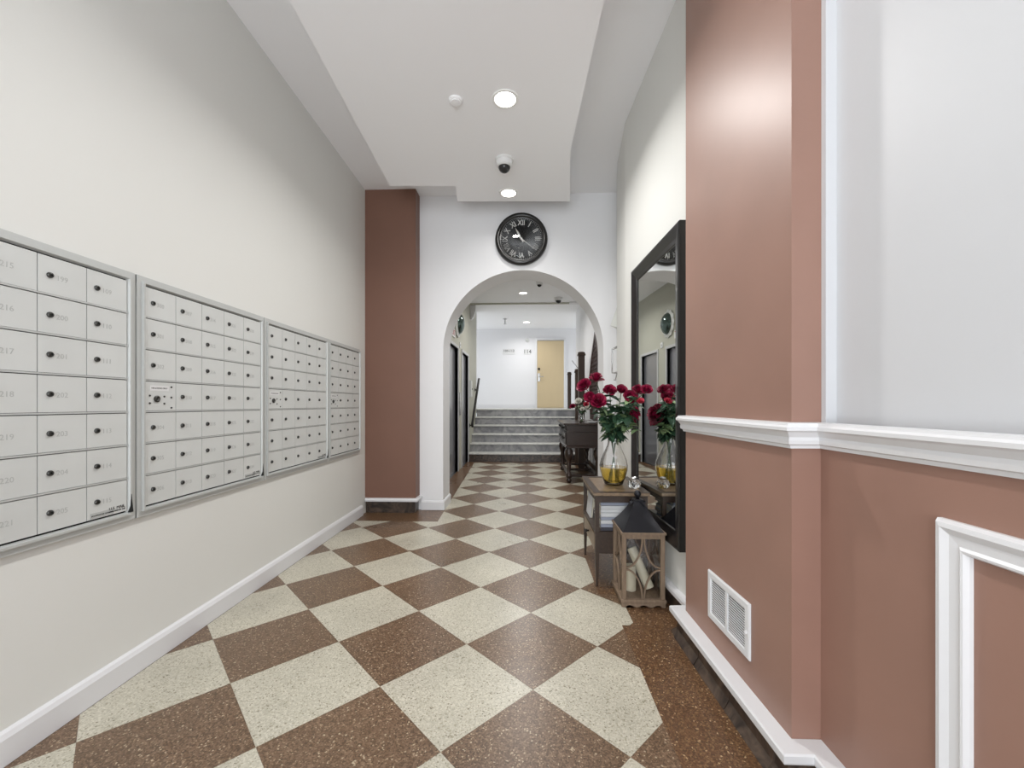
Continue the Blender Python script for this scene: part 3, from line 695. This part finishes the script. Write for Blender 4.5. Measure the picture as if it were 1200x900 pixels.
# small fittings at the far end of the right wall
kd = (Vector((0.87, 4.15, 0)) - Vector((0.985, 4.74, 0))).normalized()
KX = frameM((0.905, 4.33, 0), kd)
kp = thing('wall_bracket', 'slim silver wire bracket on the right wall beside arch', 'bracket', KX @ T(0, 1.5, 0))
put('loop', tube(bmesh.new(), [(0, 1.52, 0.002), (0, 1.52, 0.05), (0, 1.76, 0.05), (0, 1.78, 0.002)], 0.006, 8), M['chrome'], kp, Mx=KX, smooth=True)
put('loop', tube(bmesh.new(), [(0.10, 1.52, 0.002), (0.10, 1.52, 0.05), (0.10, 1.76, 0.05), (0.10, 1.78, 0.002)], 0.006, 8), M['chrome'], kp, Mx=KX, smooth=True)
put('cross_bar', tube(bmesh.new(), [(0, 1.76, 0.05), (0.10, 1.76, 0.05)], 0.006, 8), M['chrome'], kp, Mx=KX)
put('hook', tube(bmesh.new(), [(0.05, 1.52, 0.002), (0.05, 1.44, 0.02), (0.05, 1.45, 0.035)], 0.006, 8), M['chrome'], kp, Mx=KX)
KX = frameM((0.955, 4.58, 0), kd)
sc = thing('wall_wedge', 'small grey triangular sconce in the corner right of arch', 'wedge', KX @ T(0, 2.0, 0))  # plain grey pyramid on a thin plate
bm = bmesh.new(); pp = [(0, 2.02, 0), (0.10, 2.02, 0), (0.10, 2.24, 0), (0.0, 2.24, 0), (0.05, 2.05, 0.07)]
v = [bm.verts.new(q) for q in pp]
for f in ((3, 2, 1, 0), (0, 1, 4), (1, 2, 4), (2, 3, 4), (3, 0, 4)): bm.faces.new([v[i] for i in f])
put('wedge_body', bm, M['frost'], sc, Mx=KX)
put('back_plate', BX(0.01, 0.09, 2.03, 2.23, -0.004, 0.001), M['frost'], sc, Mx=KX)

# ------------------------------------------------------------------ side table
tb = thing('side_table', 'dark wooden side table with shelf, against the mirror wall', 'table', T(0.61, 3.05, 0))
tx0, tx1, ty0, ty1, tz = 0.425, 0.79, 2.76, 3.38, 0.62
put('table_top', BX(tx0, tx1, ty0, ty1, tz - 0.022, tz), M['ttop'], tb, bevel=0.004)
put('top_band', frame(bmesh.new(), 0, tx1 - tx0, 0, ty1 - ty0, [(0.0, 0.0), (0.0, 0.003), (0.045, 0.003), (0.045, 0.0)]), M['twood'], tb, Mx=T(tx0, ty0, tz - 0.0005), label='darker border band of the top')
for a, b, c, d in ((tx0 + .02, tx1 - .02, ty0 + .015, ty0 + .033), (tx0 + .02, tx1 - .02, ty1 - .033, ty1 - .015)):
    put('apron', BX(a, b, c, d, tz - 0.066, tz - 0.022), M['twood'], tb)
for a, b in ((tx0 + .015, tx0 + .033), (tx1 - .033, tx1 - .015)):
    put('apron', BX(a, b, ty0 + .034, ty1 - .034, tz - 0.06, tz - 0.022), M['twood'], tb)
def leg_bm(x, y):
    bm = bmesh.new(); rings = []
    for z, h in ((0, 0.007), (0.20, 0.0125), (0.25, 0.013), (tz - 0.022, 0.013)):
        rings.append([bm.verts.new((x + a * h, y + b * h, z)) for a, b in ((-1, -1), (1, -1), (1, 1), (-1, 1))])
    for A, B in zip(rings, rings[1:]):
        for k in range(4): bm.faces.new((A[k], A[(k + 1) % 4], B[(k + 1) % 4], B[k]))
    bm.faces.new(rings[0][::-1]); bm.faces.new(rings[-1]); return bm
for x in (tx0 + .025, tx1 - .025):
    for y in (ty0 + .025, ty1 - .025): put('leg', leg_bm(x, y), M['twood'], tb)
put('shelf', BX(tx0 + .01, tx1 - .01, ty0 + .01, ty1 - .01, 0.345, 0.360), M['twood'], tb)
dw = put('drawer_case', BX(tx0 + .02, tx1 - .02, ty0 + .02, ty1 - .02, 0.215, 0.345), M['twood'], tb)
put('drawer_front', BX(tx0 + .012, tx0 + .02, ty0 + .05, ty1 - .05, 0.228, 0.335), M['ttop'], tb)
put('drawer_knob', lathe(bmesh.new(), [(0.006, 0), (0.006, 0.012), (0.013, 0.018), (0.010, 0.026), (0, 0.028)], 14), M['iron'], tb, Mx=T(tx0 + .012, 3.07, 0.28) @ Matrix.Rotation(-PI / 2, 4, 'Y'), smooth=True)
# books stacked on the shelf, spines to the camera
random.seed(4)
bk = [(0.022, 'paper3', 'dark book at the bottom of the stack under the table top'), (0.026, 'paper2', 'blue-grey book, second from the bottom of the stack'), (0.026, 'paper', 'pale book, third from the bottom of the stack'),
      (0.022, 'paper2', 'blue-grey book in the middle of the stack'), (0.030, 'paper', 'thick pale book, fifth from the bottom of the stack'), (0.024, 'paper', 'thin pale book, third from the top of stack'), (0.026, 'paper', 'pale book, second from the top of stack'), (0.022, 'paper2', 'grey-blue book on top of the stack')]
z = 0.361
for k, (h, mt, lab) in enumerate(bk):
    h *= 0.86
    wx = 0.225 - 0.008 * (k % 3); dy = 0.30 - 0.01 * (k % 2); ang = random.uniform(-0.03, 0.03)
    BMx = T(0.478, 2.798 + 0.004 * (k % 2), z) @ Matrix.Rotation(ang * 0.4, 4, 'Z')
    b = thing('book', lab, 'book', BMx, 'books stacked on the table shelf')
    cb = bmesh.new(); box(cb, 0, wx, 0, dy, 0, 0.0025); box(cb, 0, wx, 0, dy, h - 0.0025, h); box(cb, 0, wx, 0, 0.003, 0.0025, h - 0.0025)
    put('cover', cb, M[mt], b, Mx=BMx)
    put('pages', BX(0.004, wx - 0.004, 0.003, dy - 0.005, 0.0026, h - 0.0026), M['paper4'], b, Mx=BMx)
    z += h + 0.0022
# magazines leaning at the left of the shelf
for k, (x, mt, lab) in enumerate(((0.466, 'paper4', 'pale magazine leaning at the left side of the table shelf'), (0.456, 'paper', 'white magazine leaning beside the pale magazine on the shelf'))):
    MMx = T(x, 3.11, 0.361) @ Matrix.Rotation(0.10, 4, 'Y')
    mg = thing('magazine', lab, 'magazine', MMx, 'magazines on the table shelf')
    put('cover', BX(-0.0045, 0.0, 0, 0.20, 0, 0.155), M[mt], mg, Mx=MMx)
    put('pages', BX(0.0, 0.003, 0.003, 0.198, 0.002, 0.153), M['paper4'], mg, Mx=MMx)

# glass vase with amber water
VX, VY, VZ = 0.612, 3.05, 0.6235
vs_ = thing('glass_vase', 'clear teardrop glass vase with amber water, holding red roses', 'vase', T(VX, VY, VZ))
po = [(0.0, 0.0), (0.060, 0.0), (0.066, 0.004), (0.082, 0.05), (0.097, 0.105), (0.099, 0.135), (0.090, 0.18), (0.066, 0.235), (0.046, 0.28), (0.038, 0.32), (0.038, 0.345), (0.046, 0.375), (0.058, 0.395)]
pi_ = [(0.055, 0.394), (0.043, 0.374), (0.0355, 0.345), (0.0355, 0.32), (0.0435, 0.28), (0.0635, 0.235), (0.0875, 0.18), (0.0965, 0.135), (0.0945, 0.105), (0.0795, 0.052), (0.062, 0.010), (0, 0.009)]
put('vase_body', lathe(bmesh.new(), po + pi_, 40, (VX, VY, VZ)), M['glass'], vs_, smooth=True)
put('amber_water', lathe(bmesh.new(), [(0, 0.0095), (0.0615, 0.0105), (0.079, 0.052), (0.094, 0.105), (0.0955, 0.125), (0, 0.125)], 40, (VX, VY, VZ)), M['amber'], vs_, smooth=False, label='golden water in the lower half')
# crystal votive
bm = bmesh.new(); bmesh.ops.create_icosphere(bm, subdivisions=2, radius=0.046)
for v in bm.verts: v.co.z = max(v.co.z * 0.82, -0.03)
bmesh.ops.translate(bm, verts=bm.verts, vec=(0.722, 2.90, 0.6235 + 0.0305))
cr = thing('crystal_bowl', 'small faceted crystal ball on the table beside vase', 'ornament', T(0.722, 2.90, 0.6235))
put('crystal', bm, M['glass'], cr)
put('crystal_rim', lathe(bmesh.new(), [(0.020, 0.0), (0.024, 0.006), (0.018, 0.012), (0.012, 0.006)], 16, (0.722, 2.90, 0.6235 + 0.066)), M['chrome'], cr)

# roses -------------------------------------------------------------
def petal(bm, base, R, ang, tilt, L, wd, cup):
    """one cupped petal"""
    n, m_ = 5, 5
    rot = Matrix.Rotation(ang, 4, 'Z') @ Matrix.Rotation(tilt, 4, 'Y')
    g = []
    for i in range(n):
        u = i / (n - 1); row = []
        for j in range(m_):
            v = (j / (m_ - 1)) * 2 - 1
            ww = wd * (0.45 + 0.9 * u - 0.45 * u ** 3) * (1 if u < 1 else 0.72)
            a = v * cup
            p = Vector((R * 0.3 + (math.cos(a) - 1) * ww * 0.9 + 0.14 * L * max(0, u - 0.7) * 3, math.sin(a) / max(cup, .01) * ww, L * u - 0.05 * L * abs(v) * u))
            row.append(bm.verts.new(rot @ p))
        g.append(row)
    for i in range(n - 1):
        for j in range(m_ - 1): bm.faces.new((g[i][j], g[i][j + 1], g[i + 1][j + 1], g[i + 1][j])).smooth = True
def rose_mesh(name, m, rnd, openness=1.0):
    bm = bmesh.new(); R = 0.04
    layers = [(3, 0.0, 0.006, 0.040, 0.014, 1.2), (4, 0.10, 0.016, 0.042, 0.018, 1.1), (5, 0.26, 0.026, 0.043, 0.021, 1.0), (6, 0.48 * openness, 0.036, 0.043, 0.024, 0.9), (7, 0.80 * openness, 0.040, 0.044, 0.027, 0.8)]
    for li, (n, tilt, r, L, wd, cup) in enumerate(layers):
        for k in range(n):
            petal(bm, None, r, 2 * PI * k / n + li * 0.7 + rnd.uniform(-.15, .15), tilt + rnd.uniform(-.06, .1), L * rnd.uniform(.93, 1.07), wd, cup)
    lathe(bm, [(0, -0.002), (0.012, 0), (0.014, 0.016), (0.008, 0.030), (0, 0.034)], 10)
    me = simple_mesh(name, bm, m); return me
rnd = random.Random(7)
R_full = [rose_mesh('bloom', M['rose'], rnd, 1.0), rose_mesh('bloom', M['rose'], rnd, 1.25), rose_mesh('bloom', M['rose'], rnd, 0.7)]
R_coral = rose_mesh('bloom', M['rose2'], rnd, 0.8); R_white = rose_mesh('bloom', M['whitef'], rnd, 1.0)
def leaf_mesh(m):
    bm = bmesh.new(); L = 0.075; prof = [(0, 0.0015), (0.16, 0.013), (0.4, 0.022), (0.68, 0.017), (0.88, 0.007), (1, 0.0008)]
    rows = []
    for u, wd in prof:
        zc = -0.018 * u * u
        rows.append([bm.verts.new((L * u, -wd, zc + wd * 0.35)), bm.verts.new((L * u, 0, zc)), bm.verts.new((L * u, wd, zc + wd * 0.35))])
    for A, B in zip(rows, rows[1:]):
        for k in (0, 1): bm.faces.new((A[k], A[k + 1], B[k + 1], B[k])).smooth = True
    return simple_mesh('leaf', bm, m)
leafA, leafB = leaf_mesh(M['leaf']), leaf_mesh(M['leaf2'])
calyx_me = None
def rose(base, via, head, scale, me, label, group, face=None, nleaf=14, lf=None, lr=(0.25, 0.92), stem_r=0.0028, lscale=1.0, name='rose'):
    base, via, head = Vector(base), Vector(via), Vector(head)
    t = thing(name, label, 'flower', T(*base), group)
    pts = []
    for k in range(15):
        u = k / 14
        if u < 0.45: p = base.lerp(via, u / 0.45)
        else:
            q = (u - 0.45) / 0.55; d = (via - base).normalized() * (head - via).length * 0.35
            p = (via * (1 - q) ** 2 + (via + d) * 2 * q * (1 - q) + head * q ** 2)
        pts.append(p)
    put('stem', tube(bmesh.new(), pts, stem_r, 6), M['stem'], t, smooth=True)
    ax = (face or (pts[-1] - pts[-3])); ax = Vector(ax).normalized()
    q = ax.to_track_quat('Z', 'Y').to_matrix().to_4x4()
    put('bloom', me, None, t, Mx=T(*head) @ q @ Matrix.Rotation(rnd.uniform(0, 6), 4, 'Z') @ Matrix.Scale(scale, 4))
    bm = bmesh.new()
    for k in range(5):
        a = 2 * PI * k / 5; ca, sa = math.cos(a), math.sin(a)
        v = [bm.verts.new(p) for p in ((0.004 * ca - .004 * sa, 0.004 * sa + .004 * ca, 0), (0.004 * ca + .004 * sa, 0.004 * sa - .004 * ca, 0), (0.026 * ca, 0.026 * sa, 0.008 - 0.01 * (k % 2)))]
        bm.faces.new(v)
    lathe(bm, [(0.003, -0.008), (0.008, -0.003), (0.008, 0.003), (0, 0.004)], 8)
    put('calyx', bm, M['stem'], t, Mx=T(*head) @ q @ Matrix.Scale(scale, 4))
    for k in range(nleaf):
        u = lr[0] + (lr[1] - lr[0]) * (k + rnd.random()) / nleaf; idx = min(13, int(u * 14)); p = pts[idx].lerp(pts[idx + 1], u * 14 - idx) if idx < 14 else pts[14]
        e = Matrix.Rotation(rnd.uniform(0, 2 * PI), 4, 'Z') @ Matrix.Rotation(rnd.uniform(-0.7, 0.6), 4, 'Y') @ Matrix.Rotation(rnd.uniform(-.6, .6), 4, 'X')
        s = rnd.uniform(0.75, 1.25) * lscale
        wx_ = wallx(p.y) - 0.022
        me_l = (lf or (leafA, leafA, leafA, leafB))[rnd.randrange(len(lf or (1, 2, 3, 4)))]
        tip = p + (e @ Vector((0.075 * s, 0, 0)))
        if p.y < 4 and tip.x > wx_ - 0.02: e = Matrix.Rotation(PI + rnd.uniform(-.7, .7), 4, 'Z') @ Matrix.Rotation(rnd.uniform(-.5, .5), 4, 'Y')
        put('leaf', me_l, None, t, Mx=T(*p) @ e @ Matrix.Scale(s, 4))
    return t
G = 'roses in the clear glass vase'
vb = lambda a, r=0.03: (VX + r * math.cos(a), VY + r * math.sin(a), VZ + 0.015)
vn = lambda a, r=0.02: (VX + r * math.cos(a), VY + r * math.sin(a), VZ + 0.335)
F = R_full
roses = [
    # angle, head, scale, mesh, face, label
    (3.0, (0.395, 2.98, 1.325), 1.30, F[0], (-0.5, -0.6, 0.5), 'full crimson rose farthest left in the main bouquet'),
    (3.4, (0.425, 2.92, 1.245), 1.05, F[2], (-0.3, -0.7, 0.2), 'crimson rose below the farthest-left rose of the bouquet'),
    (2.6, (0.480, 3.02, 1.375), 1.25, F[1], (0.1, -0.35, 0.9), 'wide open rose topmost at the left of bouquet'),
    (3.9, (0.475, 2.90, 1.215), 1.35, F[0], (-0.1, -0.7, 0.45), 'large crimson rose low at the left of bouquet'),
    (1.8, (0.575, 3.00, 1.290), 1.12, F[0], (0.0, -0.7, 0.6), 'crimson rose upright over the vase, left of centre'),
    (0.5, (0.650, 2.98, 1.290), 1.08, F[2], (0.1, -0.7, 0.6), 'crimson rose upright over the vase, right of centre'),
    (5.6, (0.695, 2.90, 1.245), 1.15, F[0], (0.0, -0.8, 0.4), 'deep red rose in front of the far side of mirror frame'),
    (5.9, (0.735, 2.86, 1.290), 1.0, F[1], (0.2, -0.6, 0.7), 'crimson rose just in front of the far mirror frame, high'),
    (0.1, (0.738, 2.66, 1.285), 0.90, F[0], (-0.1, -0.7, 0.6), 'crimson rose farthest right, in front of the mirror glass'),
    (5.2, (0.735, 2.80, 1.215), 0.66, R_coral, (0.0, -0.7, 0.6), 'small coral rosebud below the right-hand roses'),
    (0.9, (0.705, 2.99, 1.12), 1.95, F[1], (0.65, -0.1, 0.35), 'largest rose, low and turned towards the mirror'),
]
for a, hd, sc_, me, fc, lab in roses:
    rose(vb(a + PI), vn(a), hd, sc_, me, lab, G, Vector(fc), nleaf=22, lr=(0.46, 0.93), lscale=1.1)
# sprigs of leaves filling the mouth of the vase
for k, (hd, lab) in enumerate((((0.70, 2.88, 1.12), 'leafy green sprig leaning to the right over vase'), ((0.60, 2.90, 1.13), 'leafy green sprig in the middle of bouquet'), ((0.76, 2.86, 1.02), 'pale green sprig drooping low right of the vase'), ((0.56, 2.96, 1.06), 'leafy green sprig drooping over the left of vase mouth'))):
    t = thing('leaf_sprig', lab, 'foliage', T(VX, VY, VZ + 0.3), 'green sprigs in the clear glass vase')
    p0, p1, p2 = Vector(vn(k * 1.5, 0.012)), Vector((VX, VY, 1.10)), Vector(hd)
    pts = [p0 * (1 - u) ** 2 + p1 * 2 * u * (1 - u) + p2 * u * u for u in [i / 10 for i in range(11)]]
    put('stem', tube(bmesh.new(), pts, 0.002, 6), M['stem'], t)
    for q in range(34):
        u = 0.15 + 0.85 * q / 34; i = min(9, int(u * 10)); p = pts[i].lerp(pts[i + 1], u * 10 - i)
        e = Matrix.Rotation(rnd.uniform(0, 2 * PI), 4, 'Z') @ Matrix.Rotation(rnd.uniform(-0.5, 0.9), 4, 'Y') @ Matrix.Rotation(rnd.uniform(-.6, .6), 4, 'X')
        if p.x > 0.70: e = Matrix.Rotation(PI + rnd.uniform(-1.0, 1.0), 4, 'Z') @ Matrix.Rotation(rnd.uniform(-.5, .7), 4, 'Y')
        put('leaf', leafB if (k == 2 or q % 6 == 0) else leafA, None, t, Mx=T(*p) @ e @ Matrix.Scale(rnd.uniform(.8, 1.2), 4))

# ------------------------------------------------------------------ lantern
LX0, LX1, LY0, LY1, LH = 0.553, 0.803, 2.50, 2.78, 0.43
ln = thing('floor_lantern', 'large weathered wood lantern with dark metal roof on the floor', 'lantern', T((LX0 + LX1) / 2, (LY0 + LY1) / 2, 0))
pw = 0.024
for x in (LX0, LX1 - pw):
    for y in (LY0, LY1 - pw): put('corner_post', BX(x, x + pw, y, y + pw, 0.035, LH - 0.002), M['lwood'], ln, bevel=0.002)
put('top_frame', frame(bmesh.new(), LX0 - 0.006, LX1 + 0.006, LY0 - 0.006, LY1 + 0.006, [(0, LH - 0.002), (0, LH + 0.010), (0.036, LH + 0.010), (0.036, LH - 0.002)]), M['lwood'], ln)
put('top_rail', frame(bmesh.new(), LX0 + 0.004, LX1 - 0.004, LY0 + 0.004, LY1 - 0.004, [(0, LH - 0.028), (0, LH - 0.002), (0.016, LH - 0.002), (0.016, LH - 0.028)]), M['lwood'], ln)
put('base_board', BX(LX0 - 0.008, LX1 + 0.008, LY0 - 0.008, LY1 + 0.008, 0.026, 0.045), M['lwood'], ln, bevel=0.004)
def scallop(L, th):
    bm = bmesh.new(); N = 28; pts = [(0, 0.0)]
    pts = []
    for k in range(N + 1):
        u = k / N; d = 0.014 * (0.5 - 0.5 * math.cos(2 * PI * 3 * u)) if 0.08 < u < 0.92 else 0
        pts.append((L * u, d))
    top = [(L, 0.028), (0, 0.028)]
    vs = [[bm.verts.new((x, z, y)) for x, z in pts + top] for y in (0, th)]
    n = len(pts) + 2
    for k in range(n): bm.faces.new((vs[0][k], vs[0][(k + 1) % n], vs[1][(k + 1) % n], vs[1][k]))
    for s in (0, 1):
        for k in range(N):
            pass
        bmesh.ops.triangulate(bm, faces=[bm.faces.new(vs[s] if s else vs[s][::-1])])
    return bm
faces_ = [((LX0, LY0, 0), (1, 0, 0), LX1 - LX0), ((LX0, LY1, 0), (0, -1, 0), LY1 - LY0), ((LX1, LY1, 0), (-1, 0, 0), LX1 - LX0), ((LX1, LY0, 0), (0, 1, 0), LY1 - LY0)]
for o_, d_, L in faces_:
    FMx = frameM(o_, d_)
    put('scalloped_skirt', scallop(L, 0.012), M['lwood'], ln, Mx=FMx @ T(0, -0.0005, -0.008))
    bm = bmesh.new(); zt, zb = LH - 0.028, 0.045; zm = (zt + zb) / 2; hw = L / 2 - pw; cx = L / 2; hh = (zt - zb) / 2
    for sx in (-1, 1):
        for sz in (-1, 1):
            pts = [(cx + sx * (0.006 + (hw - 0.006) * (1 - math.cos(a * PI / 20))), zm + sz * (hh - (hh - 0.006) * math.sin(a * PI / 20)), -0.012) for a in range(0, 11)]
            for p, q in zip(pts, pts[1:]): bar(bm, p, q, 0.009, 0.010)
    put('curved_lattice', bm, M['lwood'], ln, Mx=FMx)
    put('pane', BX(pw, L - pw, 0.045, LH - 0.028, -0.021, -0.0195), M['pane'], ln, Mx=FMx)
# concave pyramid roof
bm = bmesh.new(); cx, cy = (LX0 + LX1) / 2, (LY0 + LY1) / 2; rings = []
hx, hy = (LX1 - LX0) / 2 - 0.002, (LY1 - LY0) / 2 - 0.002
for k in range(9):
    u = k / 8; s = 0.27 + 0.73 * (1 - u) ** 1.25; z = LH + 0.010 + 0.155 * u
    rings.append([bm.verts.new((cx + a * hx * s, cy + b * hy * s, z)) for a, b in ((-1, -1), (1, -1), (1, 1), (-1, 1))])
for A, B in zip(rings, rings[1:]):
    for k in range(4): bm.faces.new((A[k], A[(k + 1) % 4], B[(k + 1) % 4], B[k]))
bm.faces.new(rings[0][::-1]); bm.faces.new(rings[-1])
put('roof', bm, M['lroof'], ln)
put('roof_vent', BX(cx - 0.030, cx + 0.030, cy - 0.034, cy + 0.034, LH + 0.160, LH + 0.180), M['lroof'], ln, bevel=0.003)
put('finial', lathe(bmesh.new(), [(0.010, LH + 0.178), (0.010, LH + 0.192)] + [(0.022 * math.sin(a * PI / 12), LH + 0.212 - 0.022 * math.cos(a * PI / 12)) for a in range(3, 13)], 20, (cx, cy, 0)), M['lroof'], ln, smooth=True)
bm = bmesh.new()
for a in range(4):
    ca, sa = math.cos(a * PI / 2 + 0.5), math.sin(a * PI / 2 + 0.5)
    v = [bm.verts.new(p) for p in ((cx, cy, LH + 0.186), (cx + 0.05 * ca - 0.02 * sa, cy + 0.05 * sa + 0.02 * ca, LH + 0.165), (cx + 0.062 * ca, cy + 0.062 * sa, LH + 0.145), (cx + 0.05 * ca + 0.02 * sa, cy + 0.05 * sa - 0.02 * ca, LH + 0.165))]
    f = bm.faces.new(v)
bmesh.ops.solidify(bm, geom=bm.faces[:], thickness=0.003)
put('metal_bow', bm, M['lroof'], ln)
def candle(p, q, r, label):
    p, q = Vector(p), Vector(q); d = q - p
    Mc = T(*p) @ d.to_track_quat('Z', 'Y').to_matrix().to_4x4(); L = d.length
    c = thing('pillar_candle', label, 'candle', Mc)
    put('wax', lathe(bmesh.new(), [(r * .96, 0), (r, 0.003), (r, L - 0.004), (r * .94, L), (r * .6, L - 0.004), (0, L - 0.006)], 28), M['candle'], c, Mx=Mc)
    put('wick', tube(bmesh.new(), [(0, 0, L - 0.008), (0.001, 0, L + 0.01)], 0.0012, 5), M['ink'], c, Mx=Mc)
candle((0.632, 2.63, 0.0465), (0.632, 2.63, 0.20), 0.033, 'short ivory pillar candle standing upright in the lantern')
candle((0.745, 2.62, 0.063), (0.655, 2.70, 0.285), 0.030, 'long ivory candle leaning diagonally inside the lantern')

# ------------------------------------------------------------------ carved console beyond the arch
cn = thing('console_table', 'dark carved antique console with drawers against the hallway wall', 'console', T(0.82, 7.08, 0))
cx0, cx1, cy0, cy1 = 0.555, 1.12, 6.37, 7.74
put('table_top', BX(cx0 - 0.03, cx1, cy0 - 0.03, cy1 + 0.03, 0.885, 0.912), M['dwood'], cn, bevel=0.008)
put('case', BX(cx0 + 0.02, cx1 - 0.01, cy0 + 0.02, cy1 - 0.02, 0.54, 0.885), M['dwood'], cn, bevel=0.004)
put('case_moulding', frame(bmesh.new(), cx0, cx1 - 0.005, cy0, cy1, [(0, 0.535), (0, 0.56), (0.014, 0.57), (0.03, 0.57), (0.03, 0.535)]), M['dwood'], cn)
put('case_moulding', frame(bmesh.new(), cx0 + .006, cx1 - 0.008, cy0 + .006, cy1 - .006, [(0, 0.765), (0, 0.778), (0.016, 0.782), (0.02, 0.765)]), M['dwood'], cn)
for zz0, zz1 in ((0.585, 0.755), (0.79, 0.87)):
    for ya in (cy0 + 0.09, (cy0 + cy1) / 2 + 0.02):
        dd = put('drawer', BX(cx0 + 0.004, cx0 + 0.022, ya, ya + 0.56, zz0, zz1), M['dwood'], cn, bevel=0.006)
        for q in (0.16, 0.40): put('drawer_pull', lathe(bmesh.new(), [(0.008, 0), (0.008, 0.01), (0.018, 0.018), (0.012, 0.03), (0, 0.032)], 12), M['iron'], dd, Mx=T(cx0 + 0.004, ya + q, (zz0 + zz1) / 2) @ Matrix.Rotation(-PI / 2, 4, 'Y'), smooth=True)
lp = [(0.0, 0.0), (0.030, 0.002), (0.044, 0.03), (0.030, 0.062), (0.020, 0.07), (0.045, 0.08), (0.045, 0.13), (0.030, 0.14), (0.024, 0.17), (0.030, 0.24), (0.038, 0.29), (0.034, 0.33), (0.050, 0.37), (0.066, 0.43), (0.060, 0.49), (0.036, 0.52), (0.046, 0.536), (0, 0.537)]
for x in (cx0 + 0.06, cx1 - 0.07):
    for y in (cy0 + 0.07, cy1 - 0.07): put('leg', lathe(bmesh.new(), lp, 20, (x, y, 0)), M['dwood'], cn, smooth=True)
for x in (cx0 + 0.06, cx1 - 0.07): put('stretcher', BX(x - 0.02, x + 0.02, cy0 + 0.09, cy1 - 0.09, 0.09, 0.125), M['dwood'], cn, bevel=0.006)
for y in (cy0 + 0.07, cy1 - 0.07): put('stretcher', BX(cx0 + 0.08, cx1 - 0.09, y - 0.02, y + 0.02, 0.09, 0.125), M['dwood'], cn, bevel=0.006)
put('stretcher', BX(cx0 + 0.08, cx1 - 0.09, 7.03, 7.07, 0.09, 0.125), M['dwood'], cn, bevel=0.006)
# white vase with flowers on the console
sx, sy, sz = 0.84, 6.72, 0.912
sv = thing('small_vase', 'small clear vase with white and red flowers on console', 'vase', T(sx, sy, sz))
put('vase_body', lathe(bmesh.new(), [(0, 0), (0.04, 0), (0.055, 0.04), (0.045, 0.10), (0.035, 0.14), (0.045, 0.17), (0.042, 0.17), (0.032, 0.14), (0.042, 0.10), (0.051, 0.04), (0.037, 0.006), (0, 0.006)], 24, (sx, sy, sz)), M['glass'], sv, smooth=True)
for a, hd, s_, me, lab in ((3.0, (0.69, 6.62, 1.16), 1.15, F[0], 'red rose hanging left over the console edge'), (1.0, (0.90, 6.60, 1.19), 1.1, R_coral, 'coral rose at the middle of the console bunch'), (2.0, (0.79, 6.66, 1.24), 1.4, R_white, 'white bloom upper left of the console bunch'),
                             (0.2, (0.94, 6.70, 1.13), 1.1, R_white, 'white bloom right side of the console bunch'), (4.0, (0.84, 6.60, 1.12), 0.9, R_white, 'white bloom low in front of the console bunch')):
    rose((sx + 0.01 * math.cos(a), sy + 0.01 * math.sin(a), sz + 0.012), (sx + 0.015 * math.cos(a), sy + 0.015 * math.sin(a), sz + 0.15), hd, s_, me, lab, 'flowers on the hallway console', Vector((-0.2, -0.7, 0.6)), nleaf=6, lr=(0.5, 0.9), lf=(leafA, leafB))
dish = thing('trinket_dish', 'small white dish on the console top right of flowers', 'dish', T(0.98, 6.50, 0.912))
put('bowl', lathe(bmesh.new(), [(0, 0), (0.04, 0), (0.085, 0.022), (0.08, 0.024), (0.038, 0.006), (0, 0.006)], 24, (0.98, 6.50, 0.9125)), M['plate'], dish, smooth=True)
put('foot_ring', lathe(bmesh.new(), [(0.030, 0), (0.036, 0), (0.036, 0.001), (0.030, 0.001)], 20, (0.98, 6.50, 0.912)), M['plate'], dish)
